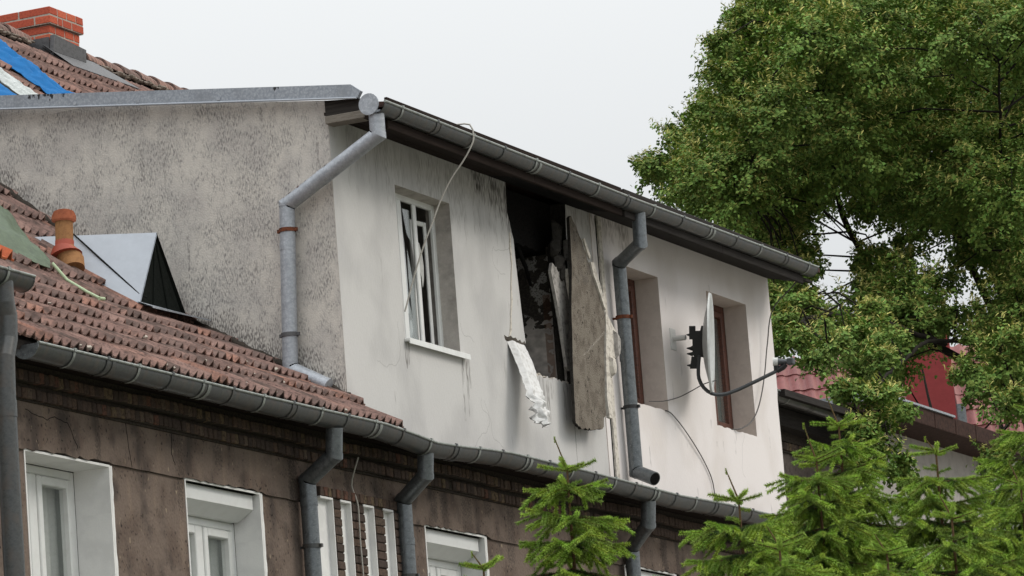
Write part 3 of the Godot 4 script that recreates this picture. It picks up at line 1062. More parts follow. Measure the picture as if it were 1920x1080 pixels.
	for s in [[-0.64, -0.445], [-0.335, -0.17], [0.015, 0.185], [0.325, 0.49]]:
		var b := MB.new()
		var pl := ragged(s[0], 4.5, s[0] + 0.002, 5.862, 26, 0.005)
		pl += ragged(s[1], 5.862, s[1], 4.5, 26, 0.005)
		b.prism(poly(pl), 0.006, 0.012)
		b.box(V(s[1] - 0.014, 4.5, 0.012), V(s[1] - 0.005, 5.847, 0.056))
		b.box(V(s[0], 5.848, 0.012), V(s[1] - 0.005, 5.862, 0.056))
		obj("white_slot", b, M.white_paint, bp)

	# ---------------- gutter along the old eaves: it sags where two lengths meet
	var path := pts3([-5.0, 6.318, 0.365, -2.2, 6.318, 0.365, -0.35, 6.328, 0.365, 0.1, 6.305, 0.365, 0.44, 6.282, 0.365, 0.88, 6.298, 0.365, 1.3, 6.322, 0.365, 1.7, 6.338, 0.365, 3.04, 6.338, 0.365, 4.9, 6.322, 0.365, 5.9, 6.345, 0.365, 8.5, 6.345, 0.365])
	var g := half_gutter(H, path, 0.085, 0.41, M.zinc, 0.42)
	end_cap(g, path[0], 0.089, M.pipe)
	for q in [[-0.98, -0.875, 0.09], [0.43, 0.60, 0.0], [4.42, 4.68, 0.0]]:
		var px: float = q[1]
		var yo: float = q[2]
		var d := downpipe(H, [V(q[0], 6.25, 0.365), V(q[0] + 0.02, 6.07, 0.34), V(px, 5.94, 0.085), V(px - 0.005, 3.0, 0.085), V(px, 0.1, 0.085)], 0.058, M.pipe)
		clamp_on(d, V(px, 5.4 + yo, 0.085), 0.058, M.zinc)
		clamp_on(d, V(px, 3.8, 0.085), 0.058, M.zinc)
		socket(d, V(px, 5.62 + yo * 1.6, 0.085), 0.058, M.pipe)

	# ---------------- tiled slope
	build_roof(H)
	# ---------------- attic storey
	build_attic(H)
	# ---------------- what closes the house behind
	var hull := MB.new()
	hull.box(V(-5.05, 0, -12.6), V(-4.85, 6.4, -0.3))
	hull.box(V(8.42, 0, -12.6), V(8.55, 8.55, -0.3))
	hull.box(V(-5.05, 0, -12.8), V(8.55, 6.6, -12.6))
	hull.prism(poly([0.0, 6.4, -6.45, 11.5, -12.6, 6.4]), 0.0, 0.1, null, Transform3D(Basis(V(0, 0, 1), V(0, 1, 0), V(-1, 0, 0)), V(-4.95, 0, 0)))
	hull.prism(poly([-4.0, 6.4, -4.0, 9.4, -6.45, 11.5, -12.6, 6.4]), 0.0, 0.1, null, Transform3D(Basis(V(0, 0, 1), V(0, 1, 0), V(-1, 0, 0)), V(10.7, 0, 0)))
	obj("party_wall", hull, M.dull_wall, H)
	var inside := MB.new()
	inside.box(V(-4.8, 6.2, -12.0), V(8.4, 6.32, -0.31))
	inside.box(V(0.25, 6.32, -3.2), V(2.4, 9.2, -3.0))
	inside.box(V(4.55, 6.32, -3.2), V(8.4, 9.2, -3.0))
	inside.box(V(6.3, 6.32, -3.0), V(6.4, 8.9, -0.24))
	inside.box(V(2.38, 6.32, -3.0), V(2.43, 8.9, -0.24))
	inside.box(V(4.52, 6.32, -3.0), V(4.57, 8.9, -0.24))
	for q in [-4.9, -2.95, 0.5, 4.2]:
		inside.box(V(q, 3.2, -3.0), V(q + 0.1, 6.2, -0.31))
	inside.box(V(-4.8, 3.2, -3.1), V(8.4, 6.2, -3.0))
	inside.box(V(-4.8, 3.1, -3.1), V(8.4, 3.2, -0.31))
	obj("inner_walls", inside, M.room_plaster, H)
	var burnt := MB.new()
	burnt.box(V(2.43, 6.33, -3.2), V(4.52, 9.2, -3.0))
	burnt.box(V(2.433, 6.33, -3.0), V(2.47, 8.9, -0.24))
	burnt.box(V(4.48, 6.33, -3.0), V(4.517, 8.9, -0.24))
	obj("burnt_room_walls", burnt, M.soot, H)
	return H

func multi(called: String, parent: Node, m: Mesh, where: Array, tints: Array, material: Material) -> MultiMeshInstance3D:
	var mm := MultiMesh.new()
	mm.transform_format = MultiMesh.TRANSFORM_3D
	mm.use_colors = tints.size() > 0
	mm.mesh = m
	mm.instance_count = where.size()
	var off := origin_of(parent)
	var buf := PackedFloat32Array()
	var stride := 16 if tints.size() > 0 else 12
	buf.resize(where.size() * stride)
	for i in where.size():
		var t: Transform3D = where[i]
		var o := i * stride
		buf[o] = t.basis.x.x
		buf[o + 1] = t.basis.y.x
		buf[o + 2] = t.basis.z.x
		buf[o + 3] = t.origin.x - off.x
		buf[o + 4] = t.basis.x.y
		buf[o + 5] = t.basis.y.y
		buf[o + 6] = t.basis.z.y
		buf[o + 7] = t.origin.y - off.y
		buf[o + 8] = t.basis.x.z
		buf[o + 9] = t.basis.y.z
		buf[o + 10] = t.basis.z.z
		buf[o + 11] = t.origin.z - off.z
		if stride == 16:
			var q: Color = tints[i]
			buf[o + 12] = q.r
			buf[o + 13] = q.g
			buf[o + 14] = q.b
			buf[o + 15] = 1.0
	mm.buffer = buf
	var o := MultiMeshInstance3D.new()
	o.name = numbered(called)
	o.multimesh = mm
	o.material_override = material
	parent.add_child(o, true)
	return o

func white_window(H: Node, x0: float, x1: float, top: float, shutter: bool) -> void:
	var w := holder("window", H)
	var y0 := 4.35
	var zf := -0.25 if not shutter else -0.2
	var lining := MB.new()   # white painted sides of the opening, the paint lapping raggedly over the edge
	lining.box(V(x1 - 0.012, y0, zf), V(x1 + 0.001, top, 0.004))
	lining.box(V(x0 - 0.001, y0, zf), V(x0 + 0.012, top, 0.004))
	lining.box(V(x0 + 0.012, top - 0.014, zf), V(x1 - 0.012, top + 0.001, 0.004))
	var lap := ragged(x1 + 0.002, y0, x1 + 0.002, top - 0.004, 4, 0.0) + ragged(x1 + 0.026, top - 0.004, x1 + 0.03, y0, 34, 0.005)
	lining.prism(poly(lap), 0.0, 0.005)
	obj("painted_reveal", lining, M.white_paint, w)
	var fr := MB.new()
	var tx0 := x0 + 0.012
	var tx1 := x1 - 0.012
	var ft := top - 0.016
	if shutter:
		ft = top - 0.185
	frame_bars(fr, tx0, tx1, y0, ft, zf - 0.06, zf + 0.0, 0.055)
	var mid := tx0 + (tx1 - tx0) * (0.5 if not shutter else 0.52)
	fr.cbox(V(mid - 0.03, y0 + 0.055, zf - 0.055), V(mid + 0.03, ft - 0.055, zf + 0.004), 0.006)
	obj("frame", fr, M.upvc, w)
	for s in [[tx0 + 0.055, mid - 0.03], [mid + 0.03, tx1 - 0.055]]:
		var sa := MB.new()
		frame_bars(sa, s[0] + 0.003, s[1] - 0.003, y0 + 0.06, ft - 0.06, zf - 0.05, zf + 0.014, 0.055)
		obj("sash", sa, M.upvc, w)
		pane_at(w, s[0] + 0.05, s[1] - 0.05, y0 + 0.11, ft - 0.11, zf - 0.02)
	# hanging curtain with folds
	var P := []
	for yy in 2:
		var r := []
		for k in 61:
			var t := k / 60.0
			r.append(V(lerpf(tx0 + 0.05, tx1 - 0.05, t), y0 if yy == 0 else ft - 0.03, zf - 0.11 + 0.007 * sin(t * 60.0) + 0.006 * sin(t * 23.0 + x0)))
		P.append(r)
	var cu := MB.new()
	sheet(cu, P, 0.003)
	obj("curtain", cu, M.curtain, w)
	if shutter:
		var sb := MB.new()
		sb.prism(poly([0.0, top - 0.02, -0.035, top - 0.02, -0.035, top - 0.115, -0.15, top - 0.185, zf - 0.02, top - 0.185, zf - 0.02, top - 0.02]), 0.0, tx1 - tx0 - 0.035, null, Transform3D(Basis(V(0, 0, 1), V(0, 1, 0), V(1, 0, 0)), V(tx0 + 0.004, 0, 0)))
		sb.box(V(tx0 + 0.004, top - 0.02, -0.04), V(tx1 - 0.03, top - 0.016, -0.02))
		obj("shutter_box", sb, M.upvc, w)

func build_roof(H: Node) -> void:
	var R := holder("roof", H)
	var deck := MB.new()
	var slope := Transform3D(Basis(V(0, 0, 1), V(0, 1, 0), V(-1, 0, 0)), V(0, 0, 0))
	var prof := []
	for i in 5:
		prof.append_array([ROOF_Z[i], ROOF_Y[i]])
	for i in 5:
		prof.append_array([ROOF_Z[4 - i] - 0.03, ROOF_Y[4 - i] - 0.05])
	deck.prism(poly(prof), 0.02, 5.05, null, slope)     # x -5.05 .. -0.02
	deck.prism(poly([-3.6, 9.234, -6.45, 11.57, -6.5, 11.45, -3.6, 9.1]), -10.75, -0.02, null, slope)   # behind the attic storey
	deck.prism(poly([-6.45, 11.57, -12.9, 6.3, -12.9, 6.18, -6.45, 11.45]), -10.75, 5.05, null, slope)
	obj("roof_deck", deck, M.deck, R)
	var meshes := []
	for k in 4:
		meshes.append(tile_mesh(0.2, 0.43, 0.038, 0.02, 300 + k))
	var pitch := 0.362
	var total := 0.0
	var where := []
	var placed := 0
	for c in 23:
		var s := c * pitch - 0.03
		for k in 26:
			var x := -5.12 + k * 0.1985 + 0.004 * sin(c * 2.1)
			if c > 10:
				continue
			if x > -0.25 and c > 0 and k > 25:
				continue
			var t := spin(tile_place(x, s, 0.43), 0.022)
			if rng.randf() < 0.03:
				t = spin(t, 0.05)
			var o := MeshInstance3D.new()
			o.name = numbered("tile")
			o.mesh = meshes[rng.randi_range(0, 3)]
			o.material_override = M.tiles[[0, 0, 1, 1, 2, 3, 3, 0, 4, 1][rng.randi_range(0, 9)]]
			t.origin -= H.position
			o.transform = t
			R.add_child(o, true)
			placed += 1
		if c >= 12:
			for k in 40:
				var x := 2.9 + k * 0.1985
				where.append(spin(tile_place(x, s, 0.43), 0.015))
	var per := [[], [], []]
	for i in where.size():
		per[rng.randi_range(0, 2)].append(where[i])
	for i in 3:
		var mm := multi("upper_tiles", R, meshes[i], per[i], [], M.tiles[[0, 1, 2][i]])
		mm.set_meta("kind", "stuff")
	# crumbs of mortar fallen on the lower courses
	var crumbs := MB.new()
	for k in 70:
		var s := absf(rng.randfn(0.0, 0.9)) + 0.03
		s = fposmod(s, 2.3)
		var xx := rng.randf_range(-4.6, -0.6)
		var t := tile_place(xx, floorf(s / pitch) * pitch + rng.randf_range(-0.01, 0.05), 0.43, 0.05)
		var e := rng.randf_range(0.008, 0.022)
		var q := t.origin
		crumbs.cbox(q - V(e * rng.randf_range(1, 2.2), e * 0.6, e), q + V(e * rng.randf_range(1, 2.2), e * 0.7, e), e * 0.5, e * 0.3, rng)
	obj("mortar_crumbs", crumbs, M.mortar, R).set_meta("kind", "stuff")
	# a band of mortar where tiles meet the attic wall
	var fil := MB.new()
	var fp := []
	var fr := []
	for k in 90:
		var z0 := 0.02 - k * 0.035
		fp.append(V(-0.012 + rng.randf_range(-0.006, 0.006), roof_y(z0) + 0.055 + rng.randf_range(-0.006, 0.008), z0))
		fr.append(rng.randf_range(0.02, 0.034))
	fil.tube(fp, fr, 7)
	obj("mortar_fillet", fil, M.old_mortar, R)
	# ridge tiles, bedded in crumbling mortar
	var rd := holder("ridge", H)
	var bed := MB.new()
	var rx := 3.2
	var k2 := 0
	while rx < 10.6:
		if rx > 6.75 and rx < 7.9:
			rx = 7.95
			continue
		var rt := MB.new()
		var P := []
		for i in 2:
			var r := []
			for j in 13:
				var a := PI * j / 12.0
				var rr := (0.098 if i == 0 else 0.084)
				r.append(V(rx + (0.0 if i == 0 else 0.4), 11.53 + sin(a) * rr * 1.0 + (0.017 if i == 0 else 0.0) + rng.randf_range(-0.002, 0.002), -6.45 + cos(a) * rr * 1.25))
			P.append(r)
		sheet(rt, P, 0.018)
		obj("ridge_tile", rt, M.tiles[[1, 3, 0, 2][k2 % 4]], rd)
		for q in 5:
			var e := rng.randf_range(0.014, 0.032)
			var c := V(rx + q * 0.075, 11.50 + rng.randf_range(-0.015, 0.015), -6.29 + rng.randf_range(-0.01, 0.012))
			bed.cbox(c - V(0.045, e * 0.7, e), c + V(0.045, e * 0.6, e), 0.012, 0.01, rng)
		rx += 0.335
		k2 += 1
	obj("mortar_bedding", bed, M.ridge_mortar, rd)
	# ---------------- chimney
	var C := holder("chimney", H)
	var core := MB.new()
	core.box(V(7.0645, 10.9, -7.1), V(7.605, 11.70, -6.2145))
	core.box(V(7.034, 11.705, -7.1), V(7.636, 11.86, -6.184))
	obj("chimney_mortar", core, M.mortar, C)
	for cs in 12:
		var y := 10.885 + cs * 0.0825
		var outn := 0.03 if cs >= 10 else 0.0
		var odd := cs % 2
		var z := -6.21 + outn
		var first := 0.335 if odd else 0.17
		while z > -7.05:      # face towards -x
			var len := first
			first = 0.335
			var b := MB.new()
			b.cbox(V(7.06 - outn, y, z - len + 0.015), V(7.17, y + 0.068, z), 0.004, 0.0015, rng)
			obj("brick", b, M.red_bricks[rng.randi_range(0, 3)], C)
			z -= len
		var bx := 7.17 + 0.012
		var wd := [0.155, 0.155, 0.11] if odd else [0.075, 0.155, 0.155, 0.03]
		for q in wd:           # face towards +z
			var e := minf(bx + q, 7.61 + outn)
			if cs >= 10 and e > 7.58:
				e = 7.61 + outn
			if e - bx > 0.02:
				var b := MB.new()
				b.cbox(V(bx, y, -6.35), V(e, y + 0.068, -6.21 + outn), 0.004, 0.0015, rng)
				obj("brick", b, M.red_bricks[rng.randi_range(0, 3)], C)
			bx += q + 0.012
	var fl := MB.new()
	fl.box(V(7.035, 11.2, -7.1), V(7.058, 11.58, -6.212))
	fl.prism(poly([7.033, 11.44, 7.63, 11.44, 7.64, 11.56, 7.066, 11.60]), -6.208, -6.165)
	obj("slate_apron", fl, M.lead, C)
	var fl2 := MB.new()
	fl2.box(V(7.05, 11.2, -6.21), V(7.63, 11.438, -6.175))
	obj("zinc_collar", fl2, M.galvanised, C)
	var ap := MB.new()
	var sl := V(0, 2.33, -2.85).normalized()
	var nn := V(0, 2.85, 2.33).normalized()
	var o := V(7.0, roof_y(-6.17) + 0.10, -6.17)
	ap.quad(o - sl * 0.28, o - sl * 0.28 + V(1.25, 0, 0), o + sl * 0.12 + V(0.95, 0, 0), o + sl * 0.12)
	ap.quad(o - sl * 0.28 - nn * 0.02, o + sl * 0.12 - nn * 0.02, o + sl * 0.12 + V(0.95, 0, 0) - nn * 0.02, o - sl * 0.28 + V(1.25, 0, 0) - nn * 0.02)
	ap.quad(o - sl * 0.28 - nn * 0.02, o - sl * 0.28 + V(1.25, 0, 0) - nn * 0.02, o - sl * 0.28 + V(1.25, 0, 0), o - sl * 0.28)
	obj("lead_apron", ap, M.lead, C)
	# ---------------- little gabled vent of sheet metal on the lower slope
	var G := holder("vent_gable", H)
	var apex := V(-0.44, 7.9, -1.2)
	var bl := V(-0.76, 7.30, -1.2)
	var br := V(-0.07, 7.30, -1.2)
	var zb := -2.2
	var yb := 7.98
	var rp := V(-0.44, yb, zb)
	var lp := V(-0.78, roof_y(-1.62) + 0.03, -1.62)
	var left := MB.new()
	left.quad(apex + V(0, 0, 0.02), rp, V(-0.82, roof_y(-1.95) + 0.05, -1.95), bl + V(-0.02, 0.0, 0.02))
	left.quad(apex + V(0.006, -0.012, 0.02), bl + V(-0.014, -0.012, 0.02), V(-0.814, roof_y(-1.95) + 0.038, -1.95), rp + V(0.006, -0.012, 0))
	obj("bright_cheek", left, M.sheet_metal, G)
	var fold := MB.new()
	var third := V(-0.82, roof_y(-1.95) + 0.05, -1.95)
	var on := V(-0.016, 0.008, 0.0)
	fold.tube([rp.lerp(third, 0.2) + on, apex.lerp(third, 0.66) + on, apex.lerp(bl, 0.80) + on, apex.lerp(bl, 0.83) + V(0.04, 0, 0.035)], 0.006, 6)
	obj("fold_seam", fold, M.dark_sheet, G)
	var rgt := MB.new()
	rgt.quad(rp, apex + V(0, 0, 0.02), br + V(0.03, 0, 0.02), V(-0.03, 7.6, -1.7))
	obj("right_cheek", rgt, M.dark_sheet, G)
	var gf := MB.new()
	gf.tri(bl, br, apex)
	for k in 2:      # upright folds of the dark gable sheet
		var t := (k + 1) / 3.0
		var b := bl.lerp(br, t)
		var tp := b.lerp(apex, 0.86)
		gf.tube([b + V(0, 0, 0.006), tp + V(0, 0, 0.006)], 0.009, 6)
	obj("dark_gable", gf, M.dark_sheet, G)
	var ft := MB.new()
	ft.quad(V(-0.86, roof_y(-1.02) + 0.125, -1.02), V(-0.02, roof_y(-1.02) + 0.14, -1.02), V(-0.02, 7.37, -1.19), V(-0.8, 7.37, -1.19))
	ft.quad(V(-0.86, roof_y(-1.02) + 0.115, -1.02), V(-0.8, 7.36, -1.19), V(-0.02, 7.36, -1.19), V(-0.02, roof_y(-1.02) + 0.13, -1.02))
	ft.quad(V(-0.86, roof_y(-1.02) + 0.115, -1.02), V(-0.02, roof_y(-1.02) + 0.13, -1.02), V(-0.02, roof_y(-1.02) + 0.14, -1.02), V(-0.86, roof_y(-1.02) + 0.125, -1.02))
	obj("front_apron", ft, M.galvanised, G)
	# ---------------- clay vent pipe
	var T := holder("clay_vent", H)
	var b0 := V(-0.955, roof_y(-1.635) + 0.0, -1.635)
	var lean := V(0.07, 1, 0.0).normalized()
	var bulb := MB.new()
	bulb.tube([b0 + V(-0.02, 0.0, 0.07), b0 + V(0, 0.06, 0.05), b0 + V(0.0, 0.115, 0.02), b0 + V(0.005, 0.15, 0.0)], [0.085, 0.092, 0.085, 0.07], 18)
	obj("clay_foot", bulb, M.tan_clay, T)
	var cuff := MB.new()
	cuff.tube([b0 + V(-0.01, 0.10, 0.015), b0 + V(0.0, 0.15, 0.0), b0 + V(0.004, 0.155, 0.0), b0 + V(0.012, 0.215, 0.0)], [0.118, 0.08, 0.066, 0.066], 18)
	obj("red_cuff", cuff, M.red_cuff, T)
	var st := MB.new()
	st.tube([b0 + V(0.008, 0.2, 0), b0 + V(0.008, 0.2, 0) + lean * 0.165], 0.063, 18)
	obj("stem", st, M.tan_clay, T)
	var cap := MB.new()
	var cc := b0 + V(0.008, 0.2, 0) + lean * 0.15
	cap.tube([cc, cc + lean * 0.01, cc + lean * 0.04, cc + lean * 0.075, cc + lean * 0.085], [0.066, 0.086, 0.086, 0.07, 0.05], 18)
	obj("cap", cap, M.terracotta, T)

func build_attic(H: Node) -> void:
	var T := 8.63
	var grey := MB.new()
	var ge := MB.new()
	var pe := MB.new()
	var B := 6.32
	grey.prism(poly([0.003, B, 1.01, B, 1.01, T, 0.003, T]), -0.2, 0.0, ge)
	grey.prism(poly([1.01, B, 1.93, B, 1.93, 7.16, 1.01, 7.16]), -0.2, 0.0, ge)
	grey.prism(poly([1.01, 8.29, 1.93, 8.29, 1.93, T, 1.01, T]), -0.2, 0.0, ge)
	var torn := [2.985, T, 2.975, 8.52, 2.965, 8.38, 3.0, 8.31, 3.02, 8.25, 3.05, 8.18, 3.055, 8.05, 3.065, 7.93, 3.085, 7.75, 3.1, 7.6, 3.115, 7.48, 3.13, 7.385]
	torn += [3.105, 7.405, 3.085, 7.39, 3.05, 7.385, 3.03, 7.405, 2.985, 7.39, 2.95, 7.41, 2.9, 7.40, 2.86, 7.415, 2.8, 7.395, 2.735, 7.405, 2.745, 7.375, 2.79, 7.35, 2.83, 7.325, 2.9, 7.315, 3.0, 7.31, 3.1, 7.32]
	torn += ragged(3.12, 7.30, 3.14, 7.17, 4, 0.008)
	grey.prism(poly([1.93, B, 1.93, T] + torn + [3.14, B]), -0.2, 0.0, ge)
	var brk := ragged(3.14, 7.165, 3.94, 7.17, 26, 0.016)
	grey.prism(poly([3.14, B] + brk + [3.94, B]), -0.2, 0.0, ge)
	var be := MB.new()
	grey.prism(poly([3.94, B, 4.56, B, 4.56, T] + ragged(4.1, T, 3.95, 7.17, 14, 0.012)), -0.2, 0.0, be)
	obj("sooty_wall_edges", be, M.soot, H)
	grey.prism(poly([4.56, B, 4.96, B, 4.96, T, 4.56, T]), -0.2, 0.006, pe)
	grey.prism(poly([4.96, B, 5.88, B] + ragged(5.88, 7.165, 4.96, 7.165, 16, 0.007)), -0.2, 0.006, pe)
	grey.prism(poly([4.96, 8.28, 5.88, 8.28, 5.88, T, 4.96, T]), -0.2, 0.006, pe)
	grey.prism(poly([5.88, B, 6.93, B, 6.93, T, 5.88, T]), -0.2, 0.006, pe)
	grey.prism(poly([6.93, B, 7.83, B] + ragged(7.83, 7.165, 6.93, 7.165, 16, 0.007)), -0.2, 0.006, pe)
	grey.prism(poly([6.93, 8.31, 7.83, 8.31, 7.83, T, 6.93, T]), -0.2, 0.006, pe)
	grey.prism(poly([7.83, B, 8.40, B, 8.41, 7.0, 8.40, 7.55, 8.415, 7.62, 8.42, 7.9, 8.41, T, 7.83, T]), -0.2, 0.006, pe)
	obj("attic_front_wall", grey, M.front, H)
	obj("grey_wall_edges", ge, M.reveal, H)
	obj("pink_wall_edges", pe, M.reveal_pink, H)
	# white seam strip with an open groove beside the second downpipe
	var st := MB.new()
	st.prism(poly(ragged(4.655, 6.42, 4.68, T - 0.02, 20, 0.004) + ragged(4.745, T - 0.02, 4.72, 6.42, 20, 0.005)), 0.006, 0.02)
	obj("joint_strip", st, M.torn_white, H)
	var st2 := MB.new()
	st2.prism(poly(ragged(4.63, 6.5, 4.657, T - 0.02, 16, 0.003) + ragged(4.668, T - 0.02, 4.644, 6.5, 16, 0.003)), 0.006, 0.010)
	obj("joint_gap", st2, M.char, H)
	# crack with loosened edges running down to the hole
	for cr in [[2.985, 8.22, 2.97, 8.1, 2.975, 7.98, 2.93, 7.8, 2.92, 7.68, 2.88, 7.55, 2.86, 7.44, 2.83, 7.40]]:
		var P := poly(cr)
		var a := []
		var b := []
		for i in P.size():
			var wd := rng.randf_range(0.006, 0.02)
			a.append_array([P[i].x - wd, P[i].y])
			b = [P[i].x + wd * 0.8, P[i].y + 0.01] + b
		var cm := MB.new()
		cm.prism(poly(a + b), 0.0, 0.007)
		obj("flaked_seam", cm, M.torn_white, H)
	# ---- side wall
	var side := MB.new()
	var out := [-0.003, 6.4, -0.003, 8.735]
	out += [-4.0, 9.30, -4.0, 6.4]
	side.prism(poly(out), 0.0, 0.22, null, Transform3D(Basis(V(0, 0, 1), V(0, 1, 0), V(1, 0, 0)), V(0.0, 0, 0)))
	obj("attic_side_wall", side, M.side, H)
	# rounded render corner in front of the two walls
	# ---- shed roof over it
	var rf := MB.new()
	rf.prism(poly([0.455, 8.618, -4.1, 9.235, -4.1, 9.28, 0.455, 8.656]), -8.52, -0.01, null, Transform3D(Basis(V(0, 0, 1), V(0, 1, 0), V(-1, 0, 0)), V(0, 0, 0)))
	obj("attic_roof", rf, M.brown_board, H)
	var fl := holder("verge_flashing", H)
	var zs := [0.30, -0.36, -2.02, -3.7]
	for i in 3:
		var z1: float = zs[i]
		var z0: float = zs[i + 1] - 0.04
		var lo := func(z: float) -> float: return 8.69 - 0.1345 * (z - 0.29)
		var hi := func(z: float) -> float: return 8.795 - 0.136 * (z - 0.23)
		var p := [z0, lo.call(z0), z1, lo.call(z1)]
		if i == 0:
			p = [z0, lo.call(z0), 0.285, lo.call(0.285), 0.315, 8.735, 0.24, hi.call(0.24)]
		else:
			p += [z1, hi.call(z1)]
		p += [z0, hi.call(z0)]
		var pm := MB.new()
		pm.prism(poly(p), 0.06, 0.098 + 0.002 * i, null, Transform3D(Basis(V(0, 0, 1), V(0, 1, 0), V(-1, 0, 0)), V(0, 0, 0)))
		obj("metal_strip", pm, M.flashing, fl)
		var lipm := MB.new()
		lipm.tube([V(-0.102 - 0.002 * i, lo.call(z0) - 0.002, z0), V(-0.102 - 0.002 * i, lo.call(minf(z1, 0.28)) - 0.002, minf(z1, 0.28))], 0.008, 6)
		obj("drip_edge", lipm, M.sheet_metal, fl)
	for z in [-1.96, -0.8, -3.0, -1.45]:
		var cl := MB.new()
		var yy: float = 8.69 - 0.1345 * (z - 0.29)
		cl.box(V(-0.107, yy + 0.012, z - 0.012), V(-0.098, yy + 0.035, z + 0.012))
		obj("clip", cl, M.galvanised, fl)
	# ---- board ends under the verge
	var vb := holder("verge_boards", H)
	var b1 := MB.new()
	b1.cbox(V(-0.075, 8.548, 0.012), V(0.05, 8.605, 0.315), 0.004)
	obj("plank", b1, M.wood_pale, vb)
	var b2 := MB.new()
	b2.prism(poly([0.012, 8.609, 0.31, 8.609, 0.30, 8.69, 0.012, 8.72]), -0.05, 0.062, null, Transform3D(Basis(V(0, 0, 1), V(0, 1, 0), V(-1, 0, 0)), V(0, 0, 0)))
	obj("plank", b2, M.wood_grey, vb)
	# ---- soffit planks and fascia
	var so := holder("soffit", H)
	for seg in [[-0.06, 2.6, 0], [2.604, 4.35, 2], [4.355, 8.42, 1]]:
		for k in 3:
			var z0 := 0.0 + k * 0.138
			var p := MB.new()
			var y0 := 8.618 - 0.24 * z0 + rng.randf_range(-0.003, 0.003)
			var z1 := z0 + 0.133
			var y1 := y0 - 0.24 * 0.133
			p.prism(poly([z0, y0, z1, y1, z1, y1 + 0.022, z0, y0 + 0.022]), -seg[1], -seg[0], null, Transform3D(Basis(V(0, 0, 1), V(0, 1, 0), V(-1, 0, 0)), V(0, 0, 0)))
			obj("plank", p, [M.wood_dark, M.wood_grey, M.char][seg[2]], so)
	var fa := holder("fascia", H)
	for seg in [[0.06, 2.55, 0], [2.554, 4.21, 0], [4.26, 6.3, 1], [6.304, 8.15, 1]]:
		var p := MB.new()
		p.cbox(V(seg[0], 8.545, 0.415), V(seg[1], 8.70, 0.44), 0.004)
		obj("plank", p, [M.wood_dark, M.wood_grey][seg[2]], fa)
		var p2 := MB.new()
		p2.cbox(V(seg[0], 8.475, 0.405), V(seg[1], 8.541, 0.432), 0.004)
		obj("plank", p2, [M.wood_dark, M.wood_grey][seg[2]], fa)
	# ---- upper gutter and its two downpipes
	var path := pts3([-0.16, 8.615, 0.452, 2.4, 8.607, 0.452, 4.3, 8.60, 0.452, 6.2, 8.612, 0.452, 8.29, 8.622, 0.452])
	var g := half_gutter(H, path, 0.072, 0.57, M.zinc, 0.28, "upper_gutter")
	end_cap(g, V(-0.17, 8.612, 0.405), 0.077, M.galvanised, true)
	end_cap(g, V(8.29, 8.622, 0.452), 0.074, M.zinc)
	var dp := downpipe(H, [V(-0.1, 8.57, 0.425), V(-0.1, 8.405, 0.425), V(-0.085, 8.02, -0.325), V(-0.085, 6.86, -0.385), V(-0.085, 6.70, -0.10)], 0.055, M.galvanised)
	clamp_on(dp, V(-0.085, 7.84, -0.335), 0.055, M.rust, 0.0, true)
	clamp_on(dp, V(-0.085, 7.10, -0.372), 0.055, M.lead, 0.0, true)
	socket(dp, V(-0.085, 7.70, -0.343), 0.0535, M.galvanised)
	var sk := MB.new()
	sk.tube([V(-0.0915, 8.19, 0.006), V(-0.0905, 8.165, -0.043)], 0.0575, 18)
	obj("socket", sk, M.galvanised, dp)
	for q in [[0.03, 0.085, 1.25, 1.0, 0.05], [0.18, 0.022, 1.4, 1.1, 0.01], [0.33, 0.02, 1.9, 0.7, 0.008], [-0.004, 0.035, 1.5, 0.8, 0.012], [0.245, 0.016, 2.2, 0.5, 0.006]]:   # rust eaten through the zinc: thin scabs on the sloping length
		var a := V(-0.0915, 8.2, 0.026)
		var dirv := (V(-0.085, 8.02, -0.325) - V(-0.1, 8.405, 0.425)).normalized()
		var f0 := dirv.cross(Vector3.UP).normalized()
		var f1 := f0.cross(dirv).normalized()
		var scab := MB.new()
		var n := 9
		var rim := []
		for k in n:
			var t := TAU * k / n
			var along: float = q[0] + cos(t) * q[1] * rng.randf_range(0.6, 1.15)
			var ang: float = q[2] + sin(t) * q[3] * 0.45 * rng.randf_range(0.5, 1.1)
			rim.append(a + dirv * along + (f0 * cos(ang) + f1 * sin(ang)) * 0.0585)
		var mid := Vector3.ZERO
		for r in rim:
			mid += r / n
		var axis_pt := a + dirv * (mid - a).dot(dirv)
		mid = axis_pt + (mid - axis_pt).normalized() * 0.0595
		for k in n:
			scab.tri(mid, rim[k], rim[(k + 1) % n])
		obj("rust_patch", scab, M.rust, dp)
	var d2 := downpipe(H, [V(4.52, 8.56, 0.44), V(4.52, 8.30, 0.435), V(4.86, 8.235, 0.10), V(4.90, 6.565, 0.085), V(4.81, 6.475, 0.275)], 0.055, M.pipe)
	clamp_on(d2, V(4.866, 7.80, 0.095), 0.055, M.rust, 0.0)
	clamp_on(d2, V(4.89, 7.08, 0.088), 0.055, M.black_iron, 0.0)
	socket(d2, V(4.878, 7.45, 0.09), 0.0535, M.pipe)
	var mouth := MB.new()
	mouth.tube([V(4.816, 6.481, 0.2623), V(4.8093, 6.4743, 0.2765)], 0.0475, 18)
	obj("dark_mouth", mouth, M.char, d2)
	attic_windows(H)
	# ---- what the fire left of the third opening
	var bo := holder("burnt_opening", H)
	var lint := MB.new()
	lint.prism(poly([3.0, 8.63, 2.98, 8.25] + ragged(3.05, 8.235, 3.94, 8.215, 14, 0.012) + [4.15, 8.2, 4.2, 8.63]), -0.4, -0.13)
	obj("charred_lintel", lint, M.char, bo)
	var rvl := MB.new()
	rvl.box(V(3.945, 7.0, -1.25), V(4.1, 8.27, -0.035))
	obj("peeling_reveal", rvl, M.peeling, bo)
	var edge := MB.new()
